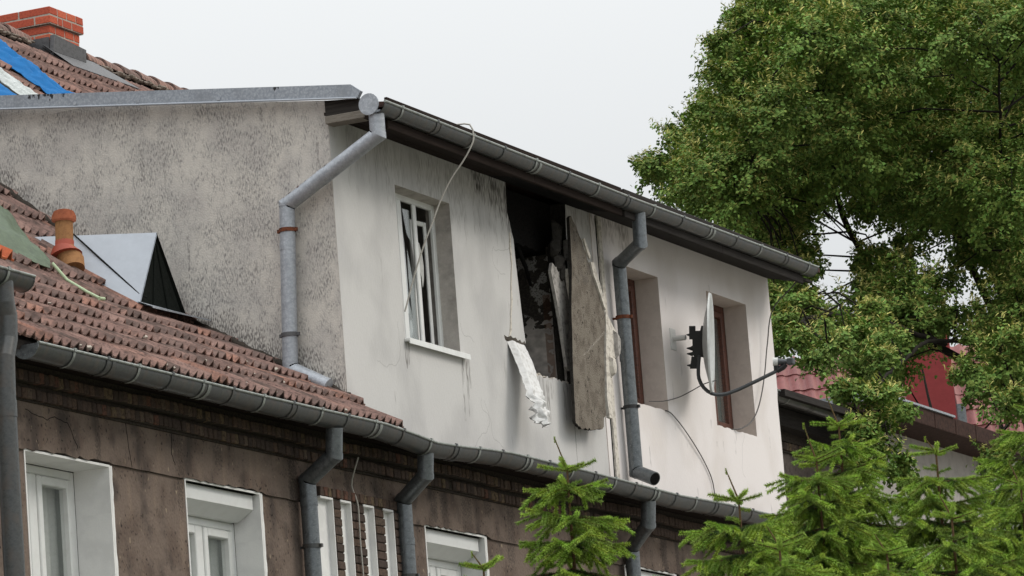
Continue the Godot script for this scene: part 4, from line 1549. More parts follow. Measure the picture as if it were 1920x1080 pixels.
	edge.cbox(V(3.90, 7.12, -0.10), V(3.95, 8.25, -0.055), 0.01, 0.004, rng)
	obj("charred_post", edge, M.soot, bo)
	for q in [[3.12, 8.24, -0.30, 3.62, 8.10, -0.34, 0.03], [3.55, 8.25, -0.2, 3.9, 7.98, -0.26, 0.02], [3.2, 8.28, -0.5, 3.3, 7.75, -0.52, 0.018], [3.62, 8.22, -0.42, 3.66, 7.62, -0.40, 0.016]]:
		var tb := MB.new()
		tb.tube([V(q[0], q[1], q[2]), V((q[0] + q[3]) / 2 + 0.01, (q[1] + q[4]) / 2 - 0.012, q[2] - 0.02), V(q[3], q[4], q[5])], [q[6], q[6] * 0.85, q[6] * 0.5], 5)
		obj("charred_batten", tb, M.char, bo)
	var sill := MB.new()
	sill.cbox(V(3.1, 7.02, -0.5), V(3.944, 7.14, -0.02), 0.01, 0.004, rng)
	obj("sooty_sill", sill, M.soot, bo)
	var lj := MB.new()
	lj.box(V(2.98, 7.0, -0.5), V(3.03, 8.25, -0.2))
	obj("left_jamb", lj, M.char, bo)
	for k in 9:
		var rub := MB.new()
		var cx := 3.2 + k * 0.08
		rub.cbox(V(cx, 7.145, -0.08 - rng.randf() * 0.04), V(cx + rng.randf_range(0.04, 0.09), 7.17 + rng.randf() * 0.025, -0.01), 0.01, 0.01, rng)
		obj("broken_render", rub, M.torn_white, bo)

func attic_windows(H: Node) -> void:
	# first: white plastic, panes broken, right sash ajar
	var w := holder("window", H)
	var fr := MB.new()
	var zf := -0.13
	frame_bars(fr, 1.0, 1.94, 7.16, 8.30, zf - 0.03, zf, 0.05)
	fr.cbox(V(1.285, 7.21, zf - 0.018), V(1.362, 8.25, zf + 0.003), 0.006)
	fr.cbox(V(1.56, 7.21, zf - 0.018), V(1.615, 8.25, zf + 0.003), 0.006)
	obj("frame", fr, M.upvc, w)
	var open := Transform3D(Basis.from_euler(V(0, deg_to_rad(-7), 0)), V(1.858, 0, zf - 0.045))
	var sb := MB.new()
	var tmp := MB.new()
	frame_bars(tmp, -0.225, 0.0, 7.215, 8.16, -0.01, 0.01, 0.035)
	for i in tmp.v.size():
		sb.v.append(open * tmp.v[i])
		sb.n.append(open.basis * tmp.n[i])
		sb.t.append(tmp.t[i])
		sb.c.append(Color.WHITE)
	obj("open_sash", sb, M.upvc, w)
	# shards of glass still held by the frame
	for sh in [[1.38, 7.22, 1.41, 7.22, 1.48, 7.29, 1.46, 7.42, 1.43, 7.5, 1.42, 7.75, 1.405, 7.95, 1.40, 8.2, 1.38, 8.2], [1.43, 7.22, 1.535, 7.22, 1.535, 7.62, 1.46, 7.9, 1.45, 7.68, 1.47, 7.4, 1.42, 7.35], [1.42, 8.2, 1.535, 8.2, 1.535, 7.96, 1.47, 8.02]]:
		var m := MB.new()
		m.prism(poly(sh), zf - 0.022, zf - 0.018)
		obj("glass_shard", m, M.glass, w)
	var bl := MB.new()   # remains of a grey blind hanging behind the left light
	bl.prism(poly([1.34, 7.45, 1.44, 7.42, 1.45, 7.7, 1.442, 7.95, 1.43, 8.02, 1.41, 8.06, 1.34, 8.05]), -0.165, -0.16)
	bl.prism(poly([1.42, 7.24, 1.46, 7.24, 1.485, 7.31, 1.47, 7.38, 1.44, 7.36]), -0.165, -0.16)
	obj("hanging_blind", bl, M.blind, w)
	var shred := MB.new()
	shred.prism(poly([1.62, 7.98, 1.65, 7.97, 1.69, 7.88, 1.70, 7.80, 1.685, 7.70, 1.66, 7.64, 1.65, 7.72, 1.62, 7.78]), -0.142, -0.138)
	obj("pale_shred", shred, M.curtain, w)
	var sl := MB.new()
	sl.cbox(V(0.99, 7.135, zf), V(2.01, 7.16, 0.045), 0.005)
	sl.box(V(0.99, 7.118, 0.037), V(2.01, 7.14, 0.045))
	obj("sill", sl, M.upvc, w)
	# two brown timber ones
	for q in [[4.96, 5.88, 8.28], [6.93, 7.83, 8.31]]:
		var b := holder("window", H)
		var f := MB.new()
		frame_bars(f, q[0], q[1], 7.17, q[2] + 0.005, -0.27, -0.2, 0.06)
		f.cbox(V((q[0] + q[1]) / 2 - 0.035, 7.23, -0.265), V((q[0] + q[1]) / 2 + 0.035, q[2] - 0.055, -0.196), 0.005)
		obj("frame", f, M.brown_frame, b)
		for s in [[q[0] + 0.06, (q[0] + q[1]) / 2 - 0.035], [(q[0] + q[1]) / 2 + 0.035, q[1] - 0.06]]:
			var sm := MB.new()
			frame_bars(sm, s[0] + 0.003, s[1] - 0.003, 7.235, q[2] - 0.06, -0.255, -0.186, 0.05)
			obj("sash", sm, M.brown_frame, b)
			pane_at(b, s[0] + 0.05, s[1] - 0.05, 7.28, q[2] - 0.105, -0.225)
		var P := []
		for yy in 2:
			var r := []
			for k in 61:
				var t := k / 60.0
				r.append(V(lerpf(q[0] + 0.06, q[1] - 0.06, t), 7.2 if yy == 0 else q[2] - 0.04, -0.31 + 0.012 * sin(t * 70.0) + 0.008 * sin(t * 31.0)))
			P.append(r)
		var cu := MB.new()
		sheet(cu, P, 0.003)
		obj("curtain", cu, M.curtain, b)
		var dr := MB.new()
		dr.cbox(V(q[0] + 0.03, 7.172, -0.196), V(q[1] - 0.01, 7.215, -0.165), 0.005)
		obj("rain_bar", dr, M.light_plastic, b)

# ------------------------------------------------------------------ what the fire tore loose
func rough_slab(pl: Array, z0: float, z1: float, at: Transform3D, amp: float) -> MB:
	# slab whose faces are slightly buckled: polygon cut to a fan of prisms with uneven front
	var mb := MB.new()
	mb.prism(poly(pl), z0, z1, null, at)
	return mb

func build_torn() -> void:
	# the big buff slab: hinged out, its rough bonded face turned to the street
	var out := [3.88, 8.46, 3.87, 8.30, 3.855, 8.07, 3.82, 7.9, 3.79, 7.78, 3.77, 7.66, 3.755, 7.5, 3.73, 7.35, 3.715, 7.21, 3.70, 7.0, 3.685, 6.84]
	out += ragged(3.69, 6.82, 3.80, 6.785, 6, 0.008) + ragged(3.84, 6.79, 4.2, 6.825, 14, 0.010)
	out += [4.235, 6.85, 4.25, 6.92, 4.30, 6.945, 4.30, 7.1, 4.34, 7.3, 4.37, 7.5, 4.41, 7.65, 4.445, 7.735, 4.42, 7.8, 4.38, 7.9, 4.33, 7.98, 4.27, 8.06, 4.22, 8.12, 4.17, 8.17, 4.15, 8.22, 4.12, 8.25, 4.09, 8.31, 4.05, 8.34, 4.0, 8.41, 3.95, 8.44, 3.92, 8.48]
	var face := MB.new()
	var rim := MB.new()
	face.prism(poly(out), 0.094, 0.12, rim)
	var sl := thing("insulation_slab", "large buff slab of wall insulation hanging loose right of the burnt opening", "insulation slab", V(4.05, 6.79, 0.08))
	obj("slab_face", face, M.slab, sl)
	obj("slab_edge", rim, M.soot, sl)
	var prop := MB.new()      # stub of foam that still holds it to the wall
	prop.cbox(V(4.02, 7.4, -0.002), V(4.36, 7.6, 0.093), 0.012, 0.006, rng)
	prop.cbox(V(3.98, 8.15, -0.002), V(4.12, 8.32, 0.093), 0.012, 0.006, rng)
	obj("foam_stub", prop, M.torn_grey, sl)
	# its white skin curled off along the right side
	var skin := MB.new()
	skin.prism(poly([4.435, 7.755, 4.45, 7.785, 4.5, 7.74, 4.56, 7.69, 4.605, 7.655, 4.63, 7.63, 4.625, 7.55, 4.61, 7.49, 4.585, 7.44, 4.545, 7.425, 4.53, 7.42, 4.50, 7.43, 4.515, 7.38, 4.51, 7.31, 4.47, 7.265, 4.455, 7.26, 4.44, 7.28, 4.43, 7.265, 4.42, 7.0, 4.41, 6.93, 4.345, 6.935, 4.33, 7.1, 4.37, 7.4, 4.42, 7.64]), 0.10, 0.128)
	var bulge := [[4.56, 7.55, 0.055, 0.10], [4.47, 7.35, 0.04, 0.075]]
	single("peeled_skin", skin, M.torn_white, "torn white render skin curling off the slab beside the second upper downpipe", "torn render", V(4.48, 6.93, 0.11))
	for q in [[[4.555, 7.655, 4.60, 7.64, 4.635, 7.60, 4.625, 7.5, 4.6, 7.44, 4.565, 7.425, 4.55, 7.5, 4.56, 7.6], "thick grey curl of torn render, widest bulge beside the second upper downpipe", M.torn_grey], [[4.43, 7.43, 4.50, 7.43, 4.515, 7.36, 4.5, 7.30, 4.465, 7.27, 4.44, 7.28, 4.425, 7.35], "rounded cream flake of torn render below the grey curl", M.torn_white]]:
		var cm := MB.new()
		var p := poly(q[0])
		var c := Vector2.ZERO
		for a in p:
			c += a / p.size()
		for i in p.size():
			var a := p[i]
			var b := p[(i + 1) % p.size()]
			var a1 := a.lerp(c, 0.25)
			var b1 := b.lerp(c, 0.25)
			for pair in [[a, b, 0.128, b1, a1, 0.158], [a1, b1, 0.158, c, c, 0.165]]:
				var A := V(pair[0].x, pair[0].y, pair[2])
				var BB := V(pair[1].x, pair[1].y, pair[2])
				var D := V(pair[3].x, pair[3].y, pair[5])
				var E := V(pair[4].x, pair[4].y, pair[5])
				if pair[3] == c:
					cm.tri(A, D, BB)
				else:
					cm.quad(A, E, D, BB)
		cm.prism(p, 0.10, 0.128)
		single("render_curl", cm, q[2], q[1], "torn render", V(c.x, c.y, 0.11))
	var flakes := MB.new()
	flakes.prism(poly([4.09, 8.32, 4.12, 8.33, 4.17, 8.26, 4.21, 8.2, 4.19, 8.17, 4.15, 8.22]), 0.12, 0.135)
	flakes.prism(poly([4.2, 8.15, 4.26, 8.16, 4.31, 8.08, 4.36, 7.99, 4.41, 7.88, 4.43, 7.8, 4.40, 7.82, 4.35, 7.9, 4.28, 8.0, 4.24, 8.05]), 0.12, 0.135)
	single("edge_skin", flakes, M.torn_white, "narrow white render strip left along the slanting upper edge of the buff slab", "torn render", V(4.3, 7.8, 0.125))
	# leaning strip in front of the peeling reveal
	var ls := MB.new()
	ls.prism(poly([3.66, 8.02, 3.70, 8.09, 3.76, 8.06, 3.83, 8.10, 3.96, 8.08, 3.985, 7.7, 3.985, 7.4, 3.975, 7.25, 3.955, 7.19, 3.93, 7.28, 3.895, 7.30, 3.87, 7.26, 3.83, 7.29, 3.815, 7.36, 3.775, 7.6, 3.72, 7.82]), 0.0, 0.025)
	single("leaning_strip", ls, M.torn_grey, "sooty grey strip of wallboard leaning between window hole and buff slab", "wallboard strip", V(3.93, 7.22, 0.0))
	var ls2 := MB.new()
	ls2.prism(poly([3.93, 8.06, 3.96, 8.06, 4.0, 8.0, 4.01, 7.6, 4.0, 7.45, 3.985, 7.7, 3.955, 7.9]), 0.0, 0.03, null, Transform3D(Basis.IDENTITY, V(-0.06, 0, 0.045)))
	single("white_sliver", ls2, M.torn_white, "thin pale sliver of render hanging just left of the buff slab", "torn render", V(3.87, 7.45, 0.03))
	# black lump of melted insulation
	var lump := MB.new()
	for q in [[3.80, 8.20, 3.92, 8.44, 0.0], [3.76, 8.16, 3.86, 8.30, 0.01], [3.78, 8.04, 3.88, 8.19, 0.0], [3.82, 7.98, 3.875, 8.1, 0.02]]:
		lump.cbox(V(q[0], q[1], -0.03), V(q[2], q[3], 0.05 + q[4]), 0.035, 0.02, rng)
	single("charred_lump", lump, M.soot, "black lump of melted insulation at the top left of the buff slab", "charred debris", V(3.84, 8.0, 0.0))
	# bent white window sill hanging from the wall below the hole
	var P := []
	var cen := curve([2.79, 7.375, 0.015, 2.785, 7.30, 0.05, 2.775, 7.18, 0.095, 2.76, 7.06, 0.135, 2.75, 6.99, 0.16, 2.73, 6.93, 0.185, 2.755, 6.87, 0.19, 2.72, 6.81, 0.215, 2.74, 6.75, 0.21, 2.72, 6.71, 0.225], 0.02)
	var fz := FastNoiseLite.new()
	fz.seed = 5
	fz.frequency = 9.0
	for i in cen.size():
		var t := float(i) / (cen.size() - 1)
		var r := []
		var crumple := 0.006 + 0.045 * smoothstep(0.5, 0.8, t)
		var wd := 0.27 - 0.04 * t - 0.08 * smoothstep(0.8, 1.0, t)
		for j in 13:
			var u := j / 12.0
			var p: Vector3 = cen[i]
			p += V(1.0, -0.12, 0.10).normalized() * wd * u
			p += V(0.3, 0.1, 0.9) * crumple * (fz.get_noise_2d(t * 0.9, u * 0.35) * 1.6 + 0.6 * fz.get_noise_2d(t * 2.2 + 4.0, u))
			if u > 0.85 or u < 0.1:
				p += V(0, -0.01, -0.025)
			r.append(p)
		P.append(r)
	var sm := MB.new()
	sheet(sm, P, 0.004)
	var bs := thing("bent_sill", "crumpled white window sill dangling below the hole left of the burnt opening", "bent sill", V(2.85, 7.35, 0.0))
	obj("sill_strip", sm, M.sheet_white, bs)

# ------------------------------------------------------------------ dish and cables
func build_dish() -> void:
	var base := V(6.42, 7.79, 0.0)
	var D := thing("satellite_dish", "white satellite dish on a black bracket between the two brown attic windows", "satellite dish", base)
	var c := V(6.16, 7.725, 0.325)
	var right := V(0.41679, -0.07551, 0.90586)
	var back := V(-0.89917, -0.18038, 0.39868)
	var up := V(-0.1333, 0.9807, 0.1431)
	var axis := (right * 0.985 + back * 0.10 + up * 0.02).normalized()
	var u := (up - axis * up.dot(axis)).normalized()
	var s := axis.cross(u).normalized()
	var P := []
	for i in 13:
		var r := []
		var q := i / 12.0
		for j in 41:
			var a := TAU * j / 40.0
			r.append(c + (u * sin(a) * 0.405 + s * cos(a) * 0.375) * q + axis * (0.075 * (q * q - 1.0)))
		P.append(r)
	P.append(P[12].map(func(p): return p - axis * 0.018 + (p - c).normalized() * 0.008))
	var mb := MB.new()
	sheet(mb, P, 0.004)
	obj("reflector", mb, M.dish, D)
	var bk := MB.new()   # wall tube, clamp block and teeth
	var w0 := V(6.28, 7.805, 0.0)
	var e := V(6.13, 7.76, 0.19)
	bk.tube([V(6.10, 7.795, 0.0), V(6.10, 7.79, 0.12)], 0.022, 12)
	obj("wall_tube", bk, M.light_plastic, D)
	var pl := MB.new()
	pl.cbox(V(6.04, 7.70, 0.0), V(6.16, 7.88, 0.012), 0.004)
	obj("wall_plate", pl, M.light_plastic, D)
	var cl := MB.new()
	var o := c - axis * 0.085 + u * 0.0
	var ax := Basis(axis, u, axis.cross(u))
	var at := Transform3D(ax, o)
	cl.prism(poly([-0.06, -0.11, 0.02, -0.12, 0.045, -0.05, 0.03, 0.0, 0.02, 0.09, 0.05, 0.09, 0.05, 0.14, 0.0, 0.14, -0.01, 0.10, -0.05, 0.10, -0.05, 0.14, -0.1, 0.14, -0.1, 0.03, -0.075, 0.03, -0.075, -0.02, -0.09, -0.03, -0.075, -0.05, -0.075, -0.07, -0.1, -0.085, -0.075, -0.10]), -0.03, 0.03, null, at)
	cl.prism(poly([-0.10, -0.21, -0.04, -0.21, -0.04, -0.11, -0.085, -0.11]), -0.028, 0.028, null, at)
	for yy in [0.065, -0.045, -0.09, -0.185]:
		cl.tube([at * V(-0.075, yy, 0.0), at * V(-0.125, yy + 0.004, 0.0)], [0.02, 0.004], 8)
	obj("clamp_bracket", cl, M.black_iron, D)
	var arm := MB.new()
	var apts := curve([-0.02, -0.1, 0, -0.03, -0.2, 0, -0.027, -0.29, 0, 0.01, -0.365, 0, 0.075, -0.415, 0, 0.16, -0.425, 0, 0.27, -0.395, 0, 0.43, -0.325, 0, 0.61, -0.24, 0], 0.03)
	var ap := []
	for p in apts:
		ap.append(at * V(p.x, p.y, 0.03))
	arm.tube(ap, 0.0155, 10)
	obj("feed_arm", arm, M.grey_iron, D)
	var lb := MB.new()
	var tip: Vector3 = ap[-1]
	lb.tube([tip, tip + axis * 0.05 + u * 0.03, tip + axis * 0.075 + u * 0.055], [0.022, 0.026, 0.022], 10)
	lb.cbox(tip + V(-0.02, 0.0, -0.02), tip + V(0.02, 0.05, 0.02), 0.006)
	obj("feed_holder", lb, M.black_iron, D)
	var l2 := MB.new()
	var lc := tip + axis * 0.03 + u * 0.075
	l2.tube([lc - axis * 0.06, lc - axis * 0.02], [0.034, 0.034], 14)
	obj("feed_cap", l2, M.light_plastic, D)
	var l3 := MB.new()
	l3.tube([lc - axis * 0.02, lc + axis * 0.03, lc + axis * 0.09], [0.03, 0.022, 0.022], 12)
	l3.cbox(lc + axis * 0.085 - V(0.03, 0.028, 0.03), lc + axis * 0.085 + V(0.03, 0.028, 0.03), 0.008)
	obj("feed_body", l3, M.grey_iron, D)

func cable(a: Array, r: float, m: Material, label: String, at: Vector3) -> void:
	var mb := MB.new()
	mb.tube(curve(a, 0.04), r, 6)
	single("cable", mb, m, label, "cable", at)

func build_cables() -> void:
	cable([1.22, 8.70, 0.40, 1.25, 8.69, 0.52, 1.27, 8.60, 0.535, 1.255, 8.52, 0.51, 1.23, 8.42, 0.45, 1.20, 8.30, 0.36, 1.16, 8.14, 0.28, 1.13, 7.99, 0.22, 1.10, 7.80, 0.14, 1.07, 7.6, 0.07, 1.05, 7.44, 0.02, 1.03, 7.36, 0.0], 0.0065, M.cable_pale, "pale cable hanging from the upper gutter across the broken white window", Vector3(1.22, 8.70, 0.40))
	cable([-0.12, 6.17, 0.11, -0.13, 6.1, 0.085, -0.115, 5.98, 0.04, -0.11, 5.85, 0.075, -0.12, 5.6, 0.08, -0.11, 5.3, 0.08, -0.1, 4.5, 0.08], 0.006, M.cable_pale, "pale cable hanging down over the slotted brick panel", Vector3(-0.12, 6.17, 0.11))
	cable([5.45, 7.2, 0.02, 5.75, 7.235, 0.02, 6.06, 7.3, 0.03, 6.3, 7.38, 0.06, 6.42, 7.44, 0.12, 6.32, 7.44, 0.28], 0.0045, M.cable_dark, "thin cable from the left brown window across to the dish arm", Vector3(5.45, 7.2, 0.02))
	cable([7.2, 7.185, -0.1, 7.32, 7.17, 0.02, 7.5, 7.22, 0.05, 7.66, 7.29, 0.05, 7.80, 7.40, 0.05, 7.93, 7.56, 0.05, 8.04, 7.75, 0.05, 8.13, 8.0, 0.06, 8.18, 8.3, 0.12, 8.12, 8.5, 0.38, 8.05, 8.66, 0.46], 0.006, M.cable_dark, "dark cable looping from the right brown window up to the gutter end", Vector3(7.2, 7.185, -0.1))
	cable([5.80, 7.165, 0.012, 5.88, 7.155, 0.02, 6.02, 7.10, 0.025, 6.17, 7.03, 0.025, 6.35, 6.93, 0.025, 6.53, 6.82, 0.02, 6.66, 6.70, 0.02, 6.70, 6.6, 0.02, 6.68, 6.45, 0.03], 0.005, M.cable_dark, "dark cable slanting down the pale wall from the left brown window", Vector3(5.80, 7.165, 0.012))

# ------------------------------------------------------------------ tarpaulins on the roof
func on_slope(x: float, z: float, up := 0.08) -> Vector3:
	var z2 := z - 0.02
	var t := V(0, roof_y(z) - roof_y(z2), 0.02)
	var n := V(0, t.z, -t.y).normalized()
	if n.y < 0:
		n = -n
	return V(x, roof_y(z), z) + n * up

func build_tarps() -> void:
	var line := func(x0: float, z0: float, x1: float, z1: float, n: int, up: float) -> Array:
		var a := []
		for i in n + 1:
			a.append(on_slope(lerpf(x0, x1, float(i) / n), lerpf(z0, z1, float(i) / n), up))
		return a
	var across := V(1, 0, 0)
	var nrm := V(0, 0.77, 0.63)
	var a: Array = line.call(5.16, -6.30, 4.97, -4.85, 40, 0.09)
	single("blue_tarp", strip_cloth(a, across, nrm, [0.42, 0.40], 0.08, 3, 1.0), M.tarp_blue, "bright blue folded tarpaulin lying down the roof below the brick chimney", "tarpaulin", a[0])
	var b: Array = line.call(3.92, -6.1, 3.84, -4.6, 40, 0.10)
	single("plastic_sheet", strip_cloth(b, across, nrm, [0.36, 0.38], 0.05, 8, 2.0), M.plastic, "translucent grey plastic sheet on the roof beside the blue tarpaulin", "plastic sheet", b[0])
	var e: Array = line.call(3.58, -6.0, 3.52, -4.5, 30, 0.09)
	single("dark_batten", strip_cloth(e, across, nrm, [0.20, 0.22], 0.02, 14, 1.0), M.dark_sheet, "dark strip of roofing felt between plastic sheet and second blue tarpaulin", "roofing felt", e[0])
	var d: Array = line.call(3.2, -5.8, 3.14, -4.4, 30, 0.10)
	single("blue_tarp", strip_cloth(d, across, nrm, [0.44, 0.44], 0.05, 17, 2.0), M.tarp_blue, "smaller blue tarpaulin end at the left edge under the grey plastic sheet", "tarpaulin", d[0])
	# green one slung over from the neighbour's roof
	var P := []
	var f := FastNoiseLite.new()
	f.seed = 77
	f.frequency = 1.6
	for i in 15:
		var t := i / 14.0
		var r := []
		for j in 15:
			var u := j / 14.0
			var top := V(-0.45, 8.33, -2.52).lerp(V(-1.46, 7.575, -1.55), u)
			var mid := V(-1.6, 8.05, -2.2).lerp(V(-1.54, 7.52, -1.48), u)
			var low := V(-2.6, 7.75, -1.8).lerp(V(-1.6, 7.475, -1.42), u)
			var p := top.lerp(mid, t * 2.0) if t < 0.5 else mid.lerp(low, t * 2.0 - 1.0)
			var nar := 1.0 - u * 0.7
			p += nrm * (0.14 * sin(t * PI) * nar + 0.09 * f.get_noise_2d(t * 1.3, u * 1.2) * nar + 0.04)
			r.append(p)
		P.append(r)
	var gm := MB.new()
	sheet(gm, P, 0.006)
	single("green_tarp", gm, M.tarp_green, "green tarpaulin tapering to a point on the left tiled slope", "tarpaulin", P[0][0])
	var sp := MB.new()
	var sq := [on_slope(-1.64, -1.42, 0.12), on_slope(-1.63, -1.30, 0.085), on_slope(-1.66, -1.12, 0.08), on_slope(-1.68, -1.0, 0.08)]
	sp.tube(sq, 0.012, 6)
	sp.tube([sq[3] + V(-0.03, 0, 0), sq[3] + V(0.03, 0.004, 0.004)], 0.013, 6)
	single("tie_strap", sp, M.strap, "pale green strap tied from the tip of the green tarpaulin to the tiles", "strap", sq[0])

# ------------------------------------------------------------------ neighbours
func build_left_neighbour() -> void:
	var L := thing("neighbouring_house", "house at the left edge showing only gutter end, downpipe and orange roof tiles", "house", V(-7, 0, 0.3))
	var w := MB.new()
	w.box(V(-9.5, 0, -0.2), V(-5.6, 6.6, 0.28))
	w.box(V(-9.5, 0, -6), V(-9.3, 6.6, -0.2))
	obj("wall", w, M.grey_render, L)
	var rf := MB.new()
	rf.prism(poly([0.45, 6.72, -4.0, 9.4, -4.0, 9.3, 0.45, 6.65]), 5.42, 9.5, null, Transform3D(Basis(V(0, 0, 1), V(0, 1, 0), V(-1, 0, 0)), Vector3.ZERO))
	var R := holder("roof", L)
	obj("roof_deck", rf, M.deck, R)
	var m := tile_mesh(0.23, 0.42, 0.05, 0.03, 400)
	for c in 3:
		for k in 8:
			var o := MeshInstance3D.new()
			o.name = numbered("tile")
			o.mesh = m
			o.material_override = M.orange_tile
			var up := V(0, 0.516, -0.857)
			var n := V(0, 0.857, 0.516)
			o.transform = Transform3D(Basis(V(1, 0, 0), n, -up), V(-5.56 - k * 0.23, 6.735, 0.50) + up * 0.36 * c + n * (0.03) - L.position)
			R.add_child(o, true)
	var path := pts3([-9.4, 6.70, 0.43, -7.0, 6.70, 0.43, -5.10, 6.69, 0.43])
	var g := half_gutter(L, path, 0.08, 0.5, M.zinc, 4.0)
	end_cap(g, path[-1], 0.083, M.zinc)
	downpipe(L, [V(-5.335, 6.64, 0.43), V(-5.335, 6.52, 0.43), V(-5.31, 6.44, 0.43), V(-5.32, 6.30, 0.43), V(-5.365, 6.19, 0.43), V(-5.38, 5.9, 0.43), V(-5.40, 3.0, 0.43), V(-5.40, 0.1, 0.43)], 0.062, M.zinc, false, 22)
	var cm := MB.new()
	cm.tube([V(-5.378, 5.93, 0.43), V(-5.38, 5.83, 0.43)], 0.0655, 22)
	obj("pipe_sleeve", cm, M.zinc, L)

func build_right_neighbour() -> void:
	var N := thing("lower_neighbour_house", "lower brown house adjoining the pale attic wall at its right end", "house", V(10, 0, -0.5))
	var w := MB.new()
	w.box(V(8.56, 0, -6.0), V(11.3, 7.44, -0.45))
	obj("wall", w, M.dull_wall, N)
	var rf := MB.new()
	rf.prism(poly([0.02, 7.66, -6.2, 7.9, -6.2, 7.82, 0.02, 7.60]), -11.35, -8.56, null, Transform3D(Basis(V(0, 0, 1), V(0, 1, 0), V(-1, 0, 0)), Vector3.ZERO))
	rf.box(V(8.56, 7.44, -0.46), V(11.3, 7.60, -0.26))
	obj("flat_roof", rf, M.wood_grey, N)
	var path := pts3([8.50, 7.645, -0.10, 10.0, 7.64, -0.10, 11.38, 7.64, -0.10])
	var g := half_gutter(N, path, 0.075, 0.62, M.zinc, 0.3)
	end_cap(g, path[0], 0.078, M.galvanised, true)
	var cs := MB.new()
	cs.box(V(8.56, 7.36, -0.45), V(11.3, 7.44, -0.40))
	cs.box(V(8.56, 7.27, -0.45), V(11.3, 7.285, -0.425))
	obj("cornice_ledge", cs, M.old_mortar, N)
	var x := 8.6
	while x < 11.25:
		var b := MB.new()
		b.cbox(V(x, 7.288, -0.45), V(x + 0.056, 7.356, -0.405 + rng.randf_range(-0.005, 0.004)), 0.005, 0.002, rng)
		obj("brick", b, M.brown_bricks[rng.randi_range(0, 5)], N)
		x += 0.064

func build_third_house() -> void:
	var G := thing("pale_grey_house", "pale grey rendered house with brown eaves glimpsed behind the spruces", "house", V(13.5, 0, -0.5))
	var w := MB.new()
	w.box(V(11.4, 7.395, -6.0), V(15.1, 7.80, -0.437))
	w.box(V(11.4, 0.0, -6.0), V(15.1, 7.38, -0.45))
	w.box(V(11.41, 7.37, -6.0), V(15.09, 7.40, -0.47))
	obj("wall", w, M.grey_render, G)
	var e := MB.new()
	e.prism(poly([-0.05, 7.76, -0.05, 7.90, -6.0, 8.2, -6.0, 7.78]), -15.6, -11.4, null, Transform3D(Basis(V(0, 0, 1), V(0, 1, 0), V(-1, 0, 0)), Vector3.ZERO))
	obj("roof_slab", e, M.brown_board, G)
	var f := holder("eaves", G)
	for k in 7:
		var b := MB.new()
		b.cbox(V(11.45 + k * 0.6, 7.755, -0.06), V(12.03 + k * 0.6, 7.915, -0.02), 0.006)
		obj("plank", b, M.brown_board, f)
	var ld := MB.new()
	ld.box(V(11.6, 7.90, -0.9), V(13.6, 8.02, -0.2))
	ld.box(V(11.5, 7.915, -0.2), V(13.2, 7.935, 0.0))
	obj("metal_upstand", ld, M.galvanised, G)
	downpipe(G, [V(15.16, 7.75, -0.38), V(15.16, 0.1, -0.38)], 0.07, M.lead, false)

func build_red_house() -> void:
	var O := V(40.73, 11.9, -12.43)
	var R := thing("red_roofed_house", "distant house with red pantiled roof and plain red chimney block behind the linden", "house", V(42, 0, -10))
	var r := V(0.418, 0, 0.908)
	var inn := V(0.908, 0, -0.418)
	var up := V(inn.x * 0.574, 0.819, inn.z * 0.574)
	var n := r.cross(up).normalized()
	if n.dot(V(-1, 0.3, 0.5)) < 0:
		n = -n
	var w := MB.new()
	var wall := Transform3D(Basis(r, V(0, 1, 0), r.cross(V(0, 1, 0))), V(O.x, 0, O.z) + inn * 0.25)
	w.prism(poly([-1.0, 0, 7.0, 0, 7.0, 11.85, -1.0, 11.85]), -3.5, 0.0, null, wall)
	obj("wall", w, M.grey_render, R)
	var dk := MB.new()
	var a := O - n * 0.06
	dk.quad(a - r * 1.0, a + r * 7.0, a + r * 7.0 + up * 2.0, a - r * 1.0 + up * 2.0)
	dk.quad(a - r * 1.0 - n * 0.08, a - r * 1.0 + up * 2.0 - n * 0.08, a + r * 7.0 + up * 2.0 - n * 0.08, a + r * 7.0 - n * 0.08)
	obj("roof_deck", dk, M.red_tiles[1], R)
	var rf := holder("roof", R)
	# one rolled pantile
	var P := []
	for i in 4:
		var row := []
		for j in 11:
			var u := j / 10.0
			var hgt := 0.035 * cos(u * TAU * 0.93 + 0.6) + 0.02
			row.append(V(u * 0.245, hgt - 0.028 * i / 3.0 + 0.03, -0.14 * i + (0.025 * cos(u * TAU) if i == 0 else 0.0)))
		P.append(row)
	var pm := MB.new()
	sheet(pm, P, 0.018)
	var mesh := pm.mesh()
	for c in 6:
		for k in 24:
			var t := Transform3D(Basis(r, n, r.cross(n)), O + r * (k * 0.232 - 0.5) + up * (c * 0.36))
			t.origin += n * 0.012
			if k >= 12 and k <= 15 and c > 0:
				continue
			var o := MeshInstance3D.new()
			o.name = numbered("tile")
			o.mesh = mesh
			o.material_override = M.red_tiles[rng.randi_range(0, 2)]
			t.origin -= R.position
			o.transform = spin(t, 0.01)
			rf.add_child(o, true)
	var ch := MB.new()
	var ct := Transform3D(Basis(r, V(0, 1, 0), r.cross(V(0, 1, 0))), V(40.93, 0, -9.93) + inn * 0.3)
	ch.prism(poly([0.0, 11.0, 0.72, 11.0, 0.72, 13.75, 0.0, 13.75]), -0.7, 0.0, null, ct)
	obj("red_chimney", ch, M.red_paint, R)
	var fm := MB.new()
	fm.prism(poly([-0.35, 11.72, 0.66, 11.78, 0.66, 11.98, 0.02, 11.95, -0.35, 11.85]), 0.0, 0.05, null, ct)
	obj("metal_flashing", fm, M.galvanised, R)
	var vp := MB.new()
	vp.tube([V(41.2, 11.5, -9.2), V(41.17, 12.42, -9.2)], 0.075, 14)
	obj("vent_pipe", vp, M.pipe, R)

